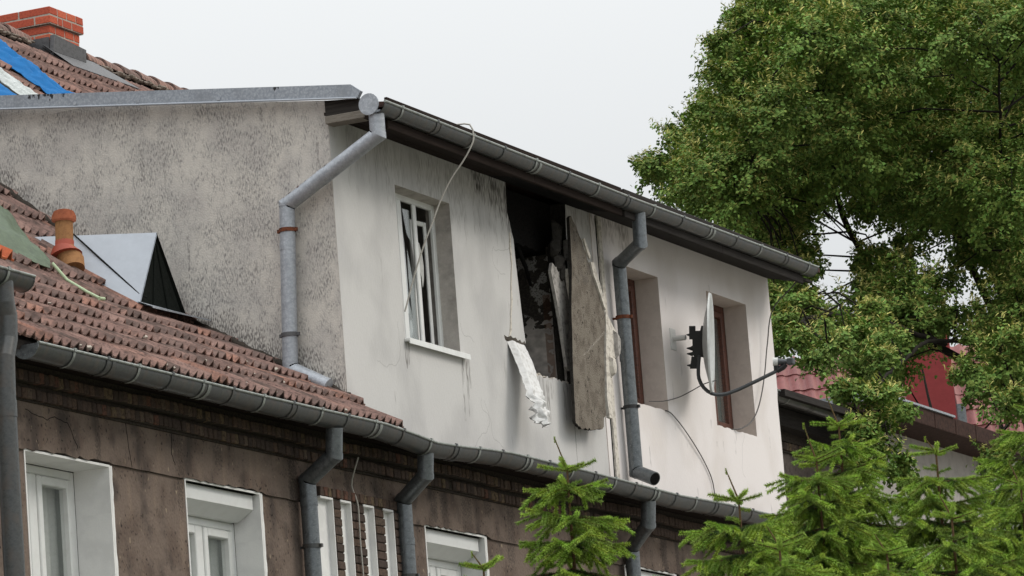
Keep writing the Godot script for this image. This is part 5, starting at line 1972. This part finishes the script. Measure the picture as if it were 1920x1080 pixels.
# ------------------------------------------------------------------ vegetation
func aim(dir: Vector3, roll := 0.0) -> Basis:   # basis whose y points along dir
	var y := dir.normalized()
	var x := y.cross(V(0.31, 0.2, 0.93)).normalized()
	var z := x.cross(y)
	return Basis(x, y, z) * Basis(V(0, 1, 0), roll)

func shoot_mesh(sd: int, n: int, bare: float) -> ArrayMesh:   # a 0.1 m twig set with needles
	var r := RandomNumberGenerator.new()
	r.seed = sd
	var mb := MB.new()
	mb.tint = Color(0.55, 0.42, 0.3)
	mb.tube([V(0, 0, 0), V(0, 0.1, 0)], [0.0026, 0.002], 4, false)
	for k in n:
		var t := (k + r.randf()) / n
		var a := r.randf() * TAU
		var lean := r.randf_range(0.55, 1.1)
		var rad := V(cos(a), 0, sin(a))
		var dir := (rad * 1.0 + V(0, lean, 0)).normalized()
		var len := r.randf_range(0.013, 0.021)
		var at := V(0, t * 0.1, 0) + rad * 0.002
		var sd2 := dir.cross(rad.cross(V(0, 1, 0))).normalized() if k % 2 else rad.cross(V(0, 1, 0)).normalized()
		var wd := 0.0018
		var q := r.randf_range(0.75, 1.2)
		mb.tint = Color(q, q, q)
		mb.tri(at - sd2 * wd, at + sd2 * wd, at + dir * len)
	return mb.mesh()

var shoots := []

func spruce(tip: Vector3, sd: int, label: String, slim := 1.0, leader := 0.2, dense := 1.0, lean := Vector3.ZERO) -> void:
	var r := RandomNumberGenerator.new()
	r.seed = sd
	var base := V(tip.x - lean.x * 3.0, 0.0, tip.z - lean.z * 3.0)
	var S := thing("spruce_tree", label, "spruce tree", base, "spruces in front of the house")
	var tk := MB.new()
	var mid := V(base.x, tip.y * 0.5, base.z).lerp(tip, 0.3)
	mid.y = tip.y * 0.6
	var low := V(tip.x + 0.03, tip.y - leader, tip.z + 0.055)
	tk.tube([base, mid, low - V(0, 0.6, 0) + (mid - low) * 0.06, low, tip], [0.085, 0.05, 0.013, 0.0065, 0.003], 8)
	obj("trunk", tk, M.twig, S)
	var where := []
	var tint := []
	var fresh := Color(0.30, 0.44, 0.066)
	var young := Color(0.2, 0.3, 0.055)
	var old := Color(0.065, 0.11, 0.032)
	var trunk_at := func(y: float) -> Vector3:
		if y > low.y:
			return low.lerp(tip, (y - low.y) / leader)
		if y > mid.y:
			return mid.lerp(low, (y - mid.y) / (low.y - mid.y))
		return base.lerp(mid, y / mid.y)
	var add := func(p: Vector3, d: Vector3, len: float, fat: float, col: Color) -> void:
		var b := aim(d, r.randf() * TAU)
		where.append(Transform3D(Basis(b.x * fat * 1.25, b.y * (len / 0.1), b.z * fat * 1.25), p))
		var q := r.randf_range(0.8, 1.2)
		tint.append(Color(col.r * q * r.randf_range(0.9, 1.12), col.g * q, col.b * q))
	# the leader: a few thin needles only
	add.call(low, tip - low, leader, 0.32, young)
	add.call(tip - V(0, 0.03, 0), V(0, 1, 0), 0.04, 0.5, fresh)
	var d := leader
	var whorl := 0
	var wood := 0
	while d < tip.y - 0.8:
		var y := tip.y - d
		var deep := d > 2.2
		var count := r.randi_range(5, 6) if not deep else 4
		for k in count:
			var az := TAU * k / count + r.randf_range(-0.35, 0.35) + whorl * 0.7
			var size := (0.18 + 0.72 * slim * pow(maxf(d - leader, 0.0), 0.85)) * r.randf_range(0.8, 1.15)
			size = minf(size, 1.7)
			var pitch := lerpf(0.25, -0.35, clampf(d / 1.6, 0, 1)) + r.randf_range(-0.15, 0.15)
			var p: Vector3 = trunk_at.call(y + r.randf_range(-0.02, 0.02))
			var dir := V(cos(az) * cos(pitch), sin(pitch), sin(az) * cos(pitch))
			var line := [p]
			var seg := 0.045 if not deep else 0.11
			var n := maxi(3, int(size / seg))
			for i in n:
				var t := float(i) / n
				var sag := -0.07 * (1.0 - t) * clampf(size, 0.0, 1.0) + 0.055 * t
				dir = (dir + V(r.randf_range(-0.04, 0.04), sag + r.randf_range(-0.03, 0.03), r.randf_range(-0.04, 0.04))).normalized()
				var q: Vector3 = p + dir * seg
				var end := float(n - i) * seg
				var col := fresh if end < 0.12 else (young if end < 0.3 else old)
				if size < 0.28:
					col = fresh.lerp(young, r.randf() * 0.5)
				add.call(p, dir, seg * 1.25, 1.05 if end < 0.12 else 0.95, col)
				# side shoots, in a flat drooping spray
				if i > 0 and size > 0.22 and end > 0.06:
					for sgn in [-1.0, 1.0]:
						if r.randf() > 0.92 * dense:
							continue
						var reach := minf(0.08 + 0.45 * end, 0.36) * r.randf_range(0.65, 1.15)
						var side: Vector3 = dir.cross(V(0, 1, 0)).normalized() * sgn
						var sdv: Vector3 = (dir * 0.75 + side * 0.85 + V(0, r.randf_range(-0.45, 0.1), 0)).normalized()
						var sp := p
						var m := maxi(1, int(round(reach / 0.075)))
						for j in m:
							sdv = (sdv + V(0, -0.3 if j < m - 1 else -0.12, 0) + V(r.randf_range(-0.08, 0.08), 0, r.randf_range(-0.08, 0.08))).normalized()
							var last := j == m - 1
							add.call(sp, sdv, 0.115 if last else 0.085, 1.0, fresh if last and r.randf() < 0.8 else (young if j >= m - 2 else old))
							if j < m - 1 and m > 2 and not deep:
								for s2 in [-1.0, 1.0]:
									if r.randf() < 0.5:
										var sv: Vector3 = (sdv * 0.8 + sdv.cross(V(0, 1, 0)).normalized() * s2 * 0.8 + V(0, -0.25, 0)).normalized()
										add.call(sp + sdv * 0.04, sv, 0.075, 0.95, fresh if r.randf() < 0.55 else young)
							sp += sdv * 0.075
				line.append(q)
				p = q
			if wood < 46 and line.size() > 2:
				var bm := MB.new()
				var rad := []
				for i in line.size():
					rad.append(lerpf(0.004 + 0.007 * minf(size, 1.0), 0.0025, float(i) / line.size()))
				bm.tube(line, rad, 5)
				obj("branch", bm, M.twig, S)
				wood += 1
		# weak shoots between the whorls
		for k in 3:
			var az := r.randf() * TAU
			var yy := y - r.randf_range(0.05, 0.14)
			var p: Vector3 = trunk_at.call(yy)
			add.call(p, V(cos(az), r.randf_range(-0.1, 0.3), sin(az)), 0.09, 0.95, young)
			if d > 0.5:
				add.call(p + V(cos(az), 0, sin(az)) * 0.085, V(cos(az), -0.15, sin(az)), 0.09, 0.95, fresh)
		d += (r.randf_range(0.13, 0.18) if d < 1.0 else r.randf_range(0.17, 0.24)) if not deep else 0.5
		whorl += 1
	multi("needles", S, shoots[sd % shoots.size()], where, tint, M.needle).set_meta("kind", "stuff")

func leaf_mesh() -> ArrayMesh:
	var mb := MB.new()
	var pts := [V(0, 0, 0), V(0.024, 0.004, 0.008), V(0.027, 0.007, 0.026), V(0.014, 0.002, 0.048), V(0, -0.006, 0.064), V(-0.014, 0.002, 0.048), V(-0.027, 0.007, 0.026), V(-0.024, 0.004, 0.008)]
	var c := V(0, -0.002, 0.028)
	for i in 8:
		mb.tri(c, pts[i], pts[(i + 1) % 8])
	return mb.mesh()

func bract_mesh() -> ArrayMesh:
	var mb := MB.new()
	for k in 2:
		var a := k * 1.4
		var s := V(cos(a), 0.1, sin(a)) * 0.008
		var e := V(0.012 * sin(a * 2.0 + 1.0), -0.03, 0.066)
		mb.quad(V(0, 0, 0) - s * 0.5, V(0, 0, 0) + s * 0.5, e + s, e - s)
	for k in 4:
		var o := V(0.012 * cos(k * 1.6), -0.045 - 0.006 * k, 0.05 + 0.01 * sin(k * 2.1))
		mb.tri(o, o + V(0.011, 0.003, 0), o + V(0.003, 0.002, 0.011))
	return mb.mesh()

const CLUMPS := [-5.1,12.3,-0.5,0.53,-3.1,11,-2.3,0.26,1.4,10,-0.7,0.53,-1.9,12.4,-2.9,0.32,-0.3,13.3,0.5,0.51,-3.5,10.7,0.2,0.53,1,14.1,-2.3,0.52,-2.2,10.6,0.7,0.53,2,11.3,-0.3,0.53,-1.5,11,0.4,0.53,-3.8,11.1,-0.1,0.53,-1.3,12.4,-0.7,0.53,1.6,12.8,-2.6,0.53,-4.4,11.4,-1.9,0.53,-2.5,12.1,-0.3,0.53,-0.8,12.1,-0.2,0.53,-4.1,12.3,1.7,0.53,-5.5,10.9,-1.6,0.51,1.5,10.3,-0,0.31,-0.8,9.7,0.7,0.25,0.8,10.8,0.2,0.37,-2.7,12.8,-2,0.53,-0.6,12.4,-3.7,0.28,-2.6,11.5,0.5,0.53,-4.7,12.1,0.8,0.53,1.6,13.3,-2.4,0.53,2.3,12.3,-1.1,0.53,-2.5,12.4,-1.1,0.53,-4.2,10.5,1.2,0.53,-4.3,12.1,-1.6,0.52,2.8,11.5,-0.5,0.45,-4,10.6,0.7,0.53,-1.2,8.9,0.4,0.27,1.6,13,-1.3,0.53,1.1,13.7,0.5,0.3,-2.5,9.9,1.3,0.27,2.3,13.7,-0.2,0.53,-3,13,0.2,0.38,1.1,13.5,0,0.53,-2.5,9.2,-1,0.37,1.4,12.6,-1.4,0.53,-0.9,11.3,-0.1,0.53,1.1,11.8,-1.8,0.53,-2.6,12.8,-0.3,0.53,-3.6,9,0.9,0.53,0.4,12.3,-1.8,0.53,-2.5,12.7,1.6,0.25,0.8,12.1,-2.1,0.53,0.3,13.7,-0.3,0.41,-1,12.7,-3.2,0.31,-3,9.6,-1.4,0.36,-3.5,12.1,1.4,0.53,-1.5,12.1,-1.4,0.53,-4.1,9.4,1.5,0.53,-2.1,11.1,-2.3,0.45,0.3,10.4,-3,0.3,-1.4,10.5,0,0.53,-3.4,10.2,-1.6,0.4,1.6,13.4,-0.6,0.53,-5.4,11.5,-0.8,0.53,-0.5,12.9,0.9,0.31,-2,9.4,-0.8,0.34,-0.1,11.7,0.5,0.45,-2,9.9,0.8,0.53,-1.5,12.4,-2.8,0.52,0.3,12.3,-2.6,0.53,-5.5,11,-1.1,0.53,-3.1,9.3,1,0.53,0.7,13.1,-3.6,0.49,-0.7,12.3,0.9,0.28,1,10.4,-0.2,0.53,-0.2,10.1,0.1,0.53,-1,12.2,-2.9,0.53,-1.8,11.8,0.7,0.53,-0.6,14,-1.9,0.21,-2.6,9.2,0.6,0.53,-0,11.7,-1.6,0.53,-1,8.9,0.4,0.22,-0,9.6,-0.2,0.53,0.2,12.3,0.4,0.53,-4,10,1.4,0.53,1,13,-1.4,0.53,0.9,12.5,-1.5,0.53,2.2,9.6,-0.7,0.42,2,11.8,-2.1,0.53,-0.8,13.8,-2.3,0.48,-3.7,12,-0,0.53,-3.3,9.6,1.2,0.53,-0.3,9.5,0.6,0.18,-0.9,12.5,-3.6,0.35,-1.4,12.1,-2.5,0.53,1.1,10.1,0.2,0.2,-1.5,8.8,0.4,0.23,-0.2,11.8,-0.4,0.53,-0.2,12.2,0.1,0.53,-5.4,10.6,-1.3,0.45,-3,12.9,-0.7,0.53,-1.4,11.1,-2.6,0.31,1.4,13.8,0.1,0.45,1.9,12.7,-1.9,0.53,0.4,9,0.2,0.17,0.8,13.7,0.7,0.18,-3.3,12.6,1.2,0.53,-2.2,11.6,-3.1,0.33,-4,9.3,1.1,0.53,-0.6,12.3,-2.5,0.53,-1.5,12.5,1.1,0.36,-2.8,12,1.7,0.17,-2.8,13.3,-0.8,0.28,-3.8,11.2,0.6,0.53,-2.9,11.3,-1.6,0.53,-3.5,12.8,-1,0.53,-1.3,9.3,-1.4,0.28,-2,10.7,1.2,0.21,-4.6,9.5,0.1,0.53,-3.4,11.4,-1.8,0.53,-1.4,8.8,0.8,0.25,-1.7,11.2,-2.3,0.53,-4.9,11,-1.8,0.49,-0.4,13.8,-1,0.33,-0.6,10.7,-0.2,0.53,-2.5,13.5,-2.1,0.2,-1.2,12.5,0.6,0.53,-1.3,9,0.8,0.28,1.1,9.9,-2.3,0.44,-4.3,11.4,-2.6,0.24,-1.7,9.3,0.9,0.3,1.7,9.3,-0.4,0.29,-2.6,11.1,-2.2,0.52,-1.8,13.3,-0.1,0.4,-2.3,11.8,0.3,0.53,-3.6,10.6,-1.9,0.17,1.6,14.1,-1.4,0.43,-3,11.3,-0.6,0.53,-1.7,10.1,-2.3,0.31,-0.9,12.7,-1.3,0.53,-1.7,11.6,-3.1,0.39,1.5,13.5,-1.9,0.53,-1.4,11.2,1,0.3,-3.6,11.9,-1.6,0.53,1.2,12.5,-0.6,0.53,-1.8,11.4,1.2,0.24,-1.2,13.7,-2.5,0.39,-1.1,10.8,-0.2,0.53,-2.9,13.1,-1.3,0.51,-2.5,13.1,-2,0.42,2.1,12.3,-0.4,0.53,-1.2,10,0.2,0.53,-2,11.9,1.1,0.46,-2.5,12.9,-2.3,0.34,0.6,11.7,-0.7,0.53,0.8,9.9,0.3,0.2,0.7,9.1,0.2,0.23,-0.2,11.7,-2.7,0.53,0.3,9.3,-0.6,0.31,-0.6,12.6,-0.7,0.53,0.9,13.4,-0.6,0.53,0.6,13.1,-1.2,0.53,1.6,10.7,-2.2,0.53,-1,13.7,-2.8,0.2,-0.3,10.6,-2.9,0.22,-3.8,12.3,-1.1,0.53,-4.7,11.2,-0.3,0.53,1.9,10.9,-0.7,0.53,1.6,10.4,-0.6,0.53,1,12,-1.1,0.53,0.1,12.2,-3.9,0.51,-1.9,9.4,-1.3,0.42,2.1,12.8,-0.4,0.53,-1,11.8,-0.5,0.53,0.6,12.9,-1.9,0.53,1.3,13,-1.8,0.53,-1.7,12.9,-0.6,0.53,0.6,12.2,0.1,0.53,0.3,13,0.7,0.26,-3.5,13.3,-1.4,0.23,0.3,11.7,-2.8,0.53,1,12.8,-2.5,0.53,-2.7,10.9,0.6,0.53,-0.8,11.1,0.6,0.49,-1.4,13,1.3,0.25,-2.4,10.6,-2.2,0.22,-1.2,11.8,-3.4,0.44,-0.8,13.7,-0.4,0.25,-4.4,12.2,1.2,0.53,-2.1,11.4,0.1,0.53,-2.3,13.1,-1.6,0.53,-4.5,9.4,-0.4,0.53,-2.3,8.7,1.2,0.17,-1.2,12.1,-3.5,0.32,2,11.5,-1,0.53,-2.9,12.3,-1.7,0.53,-4.7,11.8,-0.6,0.53,0.8,13.8,-1.6,0.53,-2.8,12.1,-0.8,0.53,-0.2,12.5,-0.7,0.53,-1.4,12.9,-2.2,0.53,-1,11.4,0.8,0.37,-0.7,11.3,-0.9,0.53,1.2,10,-0.3,0.53,-3.6,12.5,-0.6,0.53,-1.6,12.1,-2.1,0.53,-2,11.3,-0.9,0.53,2.6,13.3,-0.2,0.43,2.4,10.7,-0.6,0.53,-4.3,12.6,-1.8,0.16,0.2,13,0.2,0.53,-2,10.6,-2.2,0.3,-3.7,12.9,0.4,0.36,-1.2,10.4,-2.4,0.34,1.4,11.2,-0,0.44,-0.4,11.3,0.1,0.53,-3.2,11.6,-2.3,0.53,-4.6,12.2,-0.5,0.53,-1.4,13.2,0.4,0.46,-2.2,12.8,-2.5,0.38,1.2,11.3,-0.8,0.53,-2.1,11.8,-3.6,0.29,-4.3,11.6,-1.4,0.53,-2.6,11.4,-2.7,0.41,0.7,11.4,0.5,0.16,-1.1,11.1,-0.8,0.53,-0.3,12.2,-1.1,0.53,0.5,12.5,-0.8,0.53,-4,11.5,-2.8,0.19,-0.5,11.9,-3.7,0.43,0.2,13,-0.4,0.53,-3.5,11.1,1.3,0.53,-2.7,12,1.1,0.53,-4.2,11.9,-2,0.34,-2,13.2,1.1,0.23,1.2,10.9,-0.6,0.53,-4.3,11.5,-0.2,0.53,2,12.4,-0.8,0.53,-0.4,13.5,-3.2,0.24,-5,12.1,-0.1,0.53,-1.9,11.4,-2.7,0.41,-1.8,12.7,0.3,0.53,-4.4,12.6,-0.1,0.53,-2.9,13.2,-1.9,0.33,1.8,12.3,-2.1,0.53,1.3,9.1,-0.2,0.18,-1.8,11.1,-0.4,0.53,0.7,11.3,0,0.53,-0.1,12.1,-2.6,0.53,-3.4,10.5,1.1,0.53,-0.5,12.7,-3.5,0.27,0.2,13.3,-3.4,0.45,-2.4,10.8,-2,0.4,1.5,11.6,-0.7,0.53,0.8,12.9,-0.4,0.53,1.4,12.3,-2.5,0.53,0.1,10,0.3,0.4,-0.2,13.7,-2.2,0.53,1.2,11.9,-3.1,0.53,-0.6,9,0,0.27,-1.5,9.4,-1.5,0.3,-3.6,11.2,-0.9,0.53,-5.2,11.3,-1.2,0.53,-2,12.7,0.9,0.53,0.1,13.5,-2.9,0.53,-1.7,13.3,-0.8,0.5,0.4,13.6,-3.2,0.5,-1.1,9.1,0.1,0.39,0.6,9.2,-0.4,0.19,-9.4,7.8,1.4,0.2,-9.7,7.5,1.3,0.19,-9.4,7.5,1.4,0.2,-9.8,7.2,1.4,0.2,-9.5,7.2,1.5,0.18,-9.6,7.9,1.1,0.17,-10,7.1,1.3,0.13,-8.9,7.8,1.4,0.17,-7,7.4,1.7,0.29,-7,7.9,1.8,0.27,-8.3,8.5,0.6,0.22,-2.2,10.5,-1,0.22,-3,10.2,-0.5,0.22,-2.6,10.2,-0.9,0.21,-2,10.6,-0.7,0.22,-2.3,11,-1.1,0.17,-7.1,9,-0.3,0.24,-5.3,9.6,-1,0.22,-5.6,9.3,-0.6,0.21,-4,9.8,-0.5,0.22,-4.4,9.4,-0.2,0.24,-3.4,9.9,-0.4,0.24,-5.8,9,0.1,0.25,-6.4,8.9,0.1,0.22,-5.1,9.3,-0.6,0.21,-8,8.7,0.1,0.21,-6.2,9.2,-0.7,0.2,-4.7,9.2,0.2,0.26,-6.2,8.8,0.5,0.22,-2.8,10,-0.1,0.26,-3.1,10.3,-0.8,0.21,-3.4,10.4,-1.4,0.22,-3.1,10.6,-1.7,0.21,-5.3,8.8,1.3,0.29,-3.5,9.4,0.6,0.27,-6.3,8.4,1.3,0.24,-3,9.9,-0.8,0.21,-4.1,9.4,0.4,0.24,-7.4,8.6,0.1,0.2,-5.3,9.2,-1.2,0.16,-4.4,9.8,-1.4,0.18,-6.1,9.4,-0.5,0.24,-7,8.9,-0,0.23,-6.6,8.9,-0.5,0.2,-6.8,8.9,0.2,0.25,-6.7,8.8,0.5,0.27,-4.3,9.7,-1.2,0.22,-7.6,8.4,0.8,0.21,-4.8,9.3,0.1,0.29,-3.7,9.4,0.1,0.29,-5.3,8.5,1,0.27,-5.2,8.6,1.3,0.29,-2.8,9.8,-0.3,0.29,-4.3,10,-1.1,0.22,-4,10.2,-1.5,0.2,-5.8,9.2,0.2,0.24,-4.4,9,0.7,0.27,-9.2,7.1,1.5,0.13]

func build_linden() -> void:
	var base := V(19.9, 0, -1.2)
	var L := thing("linden_tree", "big leafy linden tree with pale flower bracts behind the houses", "linden tree", base)
	var r := RandomNumberGenerator.new()
	r.seed = 991
	var tk := MB.new()
	var trunk := curve([0, 0, 0, 0.05, 2.5, 0.05, -0.05, 5.5, 0.1, -0.1, 8.2, 0.0, -0.3, 10.5, -0.2, -0.4, 12.5, -0.5, -0.2, 14.5, -0.7, 0.0, 16.3, -0.6], 0.4)
	var rad := []
	var tp := []
	for i in trunk.size():
		rad.append(lerpf(0.36, 0.03, pow(float(i) / (trunk.size() - 1), 0.85)))
		tp.append(base + trunk[i])
	tk.tube(tp, rad, 14)
	obj("trunk", tk, M.bark, L)
	var limbs := [[-0.3, 9.0, 0.0, -0.7, 9.5, -0.7, -0.97, 9.9, -1.19, -1.6, 10.9, -1.5, -2.05, 11.44, -1.59, -2.42, 11.45, -2.2, -3.4, 11.2, -2.0, -4.9, 11.0, -1.5],
		[-0.2, 9.1, 0.0, -0.9, 9.5, 0.5, -2.0, 9.9, 0.8, -3.2, 10.6, 0.8, -4.2, 11.9, 1.2],
		[-0.2, 9.2, -0.1, -0.9, 11.0, -0.6, -1.3, 12.03, -0.9, -1.9, 12.4, -1.2, -2.15, 12.6, -1.52, -3.2, 12.8, -1.2],
		[-0.3, 10.2, -0.2, -0.8, 11.8, -0.4, -1.23, 12.69, -0.43, -1.8, 13.3, -0.3],
		[-0.1, 8.6, 0.0, 0.8, 10.0, -0.3, 1.5, 11.6, -0.6, 2.0, 13.4, -0.8],
		[-0.1, 8.4, 0.1, -1.2, 8.9, 0.6, -2.4, 9.2, 0.7, -3.8, 9.4, 1.1],
		[-0.1, 7.9, 0.0, 0.9, 9.0, 0.9, 1.8, 9.8, 1.5, 3.2, 10.8, 1.8],
		[-0.05, 6.8, 0.0, 1.0, 8.0, -1.0, 2.4, 9.0, -2.0, 3.6, 10.2, -2.6],
		[-0.1, 8.7, 0.0, -2.5, 9.1, 0.5, -4.6, 9.04, 0.4, -6.5, 8.6, 0.7, -8.5, 8.05, 1.1, -9.6, 7.5, 1.25, -9.85, 7.2, 1.25],
		[-4.4, 9.03, 0.4, -6.0, 9.15, 0.1, -7.05, 9.02, -0.1, -7.8, 8.8, 0.2, -8.3, 8.5, 0.55],
		[-0.1, 8.2, 0.0, -2.4, 8.6, 0.9, -4.6, 8.4, 1.3, -6.2, 7.8, 1.5]]
	var spine := []
	var lim := -1
	for q in limbs:
		lim += 1
		var c := curve(q, 0.16)
		var lr := []
		var lp := []
		for i in c.size():
			lr.append(lerpf(0.05 if lim < 8 else 0.03, 0.01, float(i) / (c.size() - 1)))
			var p: Vector3 = base + c[i] + V(r.randf_range(-0.008, 0.008), r.randf_range(-0.01, 0.01), r.randf_range(-0.008, 0.008))
			lp.append(p)
			spine.append([p, lr[-1]])
		var lm := MB.new()
		lm.tube(lp, lr, 9)
		obj("limb", lm, M.bark, L)
	for i in tp.size():
		if tp[i].y > 9.0:
			spine.append([tp[i], rad[i]])
	var clumps := []
	for i in range(0, CLUMPS.size(), 4):
		clumps.append([base + V(CLUMPS[i], CLUMPS[i + 1], CLUMPS[i + 2]), CLUMPS[i + 3], 1.0])
	for k in 70:     # the rest of the crown, beyond the picture
		var a := r.randf() * TAU
		var e := r.randf_range(-0.55, 1.0)
		var q := V(cos(a) * cos(e) * 4.6, 12.0 + sin(e) * 4.6, sin(a) * cos(e) * 4.6)
		var out := q.x * 0.417 + q.z * 0.906
		if out > 1.6 or q.y > 14.6:
			clumps.append([base + q * V(r.randf_range(0.7, 1.0), 1.0, r.randf_range(0.7, 1.0)), 0.7, 0.7])
	var leaves := []
	var ltint := []
	var bracts := []
	var btint := []
	var twigs := MB.new()
	for cl in clumps:
		var c: Vector3 = cl[0]
		var R: float = cl[1]
		var best: Array = spine[0]
		for s in spine:
			if s[0].distance_squared_to(c) < best[0].distance_squared_to(c):
				best = s
		var root: Vector3 = best[0]
		var half: Vector3 = root.lerp(c, 0.55) + V(r.randf_range(-0.15, 0.15), r.randf_range(0.0, 0.25), r.randf_range(-0.15, 0.15))
		twigs.tube([root, half, c], [minf(0.013, best[1]), 0.009, 0.005], 5, false)
		var tone := r.randf_range(0.82, 1.15)
		var sprays := int((9.0 + 95.0 * R * R) * cl[2])
		for k in sprays:
			var dir := V(r.randfn(), r.randfn() * 0.75 + 0.12, r.randfn()).normalized()
			var from := c + dir * R * r.randf_range(0.05, 0.45)
			var to := c + dir * R * r.randf_range(0.75, 1.22) + V(0, -0.05, 0)
			if k % 3 == 0:
				twigs.tube([c, from, to], [0.006, 0.004, 0.002], 3, false)
			var flat_n := (V(0, 1, 0) + dir * 0.45 + V(r.randfn(), r.randfn(), r.randfn()) * 0.25).normalized()
			var n := 58 if cl[2] == 1.0 else 14
			for j in n:
				var t := r.randf()
				var along := (to - from).normalized()
				var side := along.cross(flat_n).normalized()
				var p := from.lerp(to, t) + side * r.randfn() * 0.055 + flat_n * r.randfn() * 0.03
				var face := (flat_n + V(r.randfn(), r.randfn(), r.randfn()) * 0.42).normalized()
				var fwd := (side * (1.0 if r.randf() < 0.5 else -1.0) + along * r.randf_range(0.0, 1.0) + V(0, -0.55, 0)).normalized()
				var x := face.cross(fwd).normalized()
				var y := fwd.cross(x)
				var s := r.randf_range(0.45, 0.78)
				leaves.append(Transform3D(Basis(x * s, y * s, fwd * s), p))
				var q := r.randf_range(0.7, 1.3) * tone
				ltint.append(Color(0.13 * q * r.randf_range(0.85, 1.25), 0.21 * q, 0.046 * q))
				if r.randf() < (0.27 if dir.y > 0.25 else 0.1) and dir.y > -0.35 and t > 0.35:
					var b := aim(V(r.randfn(), -0.1, r.randfn()), 0.0)
					var bz := V(r.randfn() * 0.8, r.randf_range(-0.6, 0.5), r.randfn() * 0.8).normalized()
					var bx := bz.cross(V(0, 1, 0.1)).normalized()
					bracts.append(Transform3D(Basis(bx * 0.8, bz.cross(bx) * 0.8, bz * 0.8), p + flat_n * 0.025))
					var qq := r.randf_range(0.8, 1.2)
					btint.append(Color(0.46 * qq, 0.43 * qq, 0.14 * qq))
	obj("twigs", twigs, M.bark, L).set_meta("kind", "stuff")
	multi("leaves", L, leaf_mesh(), leaves, ltint, M.leaf).set_meta("kind", "stuff")
	multi("bracts", L, bract_mesh(), bracts, btint, M.leaf).set_meta("kind", "stuff")
	print("leaves ", leaves.size(), " bracts ", bracts.size())

func build_ground() -> void:
	var g := MB.new()
	g.quad(V(-400, 0, 400), V(400, 0, 400), V(400, 0, -400), V(-400, 0, -400))
	var o := obj("ground", g, M.soil)
	o.set_meta("kind", "structure")
	o.set_meta("label", "pale gravelled ground round the houses")

func _ready() -> void:
	rng.seed = 20240
	# ---- camera
	var cam := Camera3D.new()
	cam.name = "camera"
	cam.transform = Transform3D(Basis(V(0.41679426, -0.07551349, 0.90585885), V(-0.13328953, 0.98069471, 0.14307968), V(-0.89917543, -0.18037629, 0.39868276)).orthonormalized(), V(-27.91743, 1.6, 13.68683))
	cam.fov = 7.2701640820703135
	cam.near = 0.5
	cam.far = 1200.0
	add_child(cam)
	cam.current = true
	# ---- overcast sky, brightest overhead, and a weak veiled sun
	var sky := ProceduralSkyMaterial.new()
	sky.sky_top_color = lin(2.72, 2.78, 2.8)
	sky.sky_horizon_color = lin(0.405, 0.42, 0.432)
	sky.sky_curve = 0.8
	sky.ground_bottom_color = lin(0.2, 0.2, 0.18)
	sky.ground_horizon_color = lin(0.5, 0.52, 0.54)
	sky.sun_angle_max = 1.0
	var env := Environment.new()
	env.background_mode = Environment.BG_SKY
	env.sky = Sky.new()
	env.sky.sky_material = sky
	env.tonemap_mode = Environment.TONE_MAPPER_LINEAR
	env.tonemap_exposure = 1.04
	env.sdfgi_enabled = true
	env.ssao_enabled = true
	env.ssil_enabled = true
	var we := WorldEnvironment.new()
	we.name = "environment"
	we.environment = env
	add_child(we)
	var sun := DirectionalLight3D.new()
	sun.name = "sun"
	sun.light_energy = 0.5
	sun.light_angular_distance = 25.0
	sun.light_color = Color(1.0, 0.975, 0.94)
	sun.shadow_enabled = true
	sun.transform = Transform3D(Basis.looking_at(-V(0.38, 0.64, 0.68).normalized(), V(0, 1, 0)), V(0, 30, 0))
	add_child(sun)
	# ---- materials, ground, buildings
	build_materials()
	build_ground()
	build_house()
	build_left_neighbour()
	build_right_neighbour()
	build_third_house()
	build_red_house()
	# ---- loose things
	build_torn()
	build_dish()
	build_cables()
	build_tarps()
	# ---- trees
	build_linden()
	for k in 4:
		shoots.append(shoot_mesh(700 + k, 150, 0.0))
	spruce(V(-2.51, 5.72, 2.63), 11, "slender young spruce alone before the lower windows, left of the other spruces", 0.62, 0.2)
	spruce(V(-2.50, 5.38, 3.74), 13, "spruce whose thin leader stands before the lower right corner of the attic", 1.0, 0.19)
	spruce(V(-1.41, 5.76, 3.86), 17, "spruce with long curved leader just right of the pale attic's end", 0.95, 0.24)
	spruce(V(0.02, 6.15, 3.51), 19, "farther spruce whose tip crosses the dark gutter of the lower house", 0.75, 0.2)
	spruce(V(-0.14, 5.76, 4.22), 23, "spruce in front of the pale grey house, below its brown eaves", 0.9, 0.1)
	spruce(V(-1.80, 5.31, 5.30), 29, "near spruce at the right edge before the pale grey house corner", 1.0, 0.17)
	spruce(V(1.03, 6.22, 4.57), 31, "tallest spruce, at the far right under the linden", 0.9, 0.2)
	spruce(V(-2.89, 5.01, 5.21), 37, "low spruce at the bottom right between its taller neighbours", 1.0, 0.14)
	spruce(V(-3.75, 4.84, 4.45), 41, "low spruce at the bottom edge below the attic's right end", 1.1, 0.12)
	spruce(V(-3.53, 4.94, 2.48), 43, "low spruce whose tip just reaches the third lower window", 0.8, 0.1)
	spruce(V(-3.48, 4.75, 5.00), 47, "nearest low spruce at the bottom edge, right of centre", 1.1, 0.12)
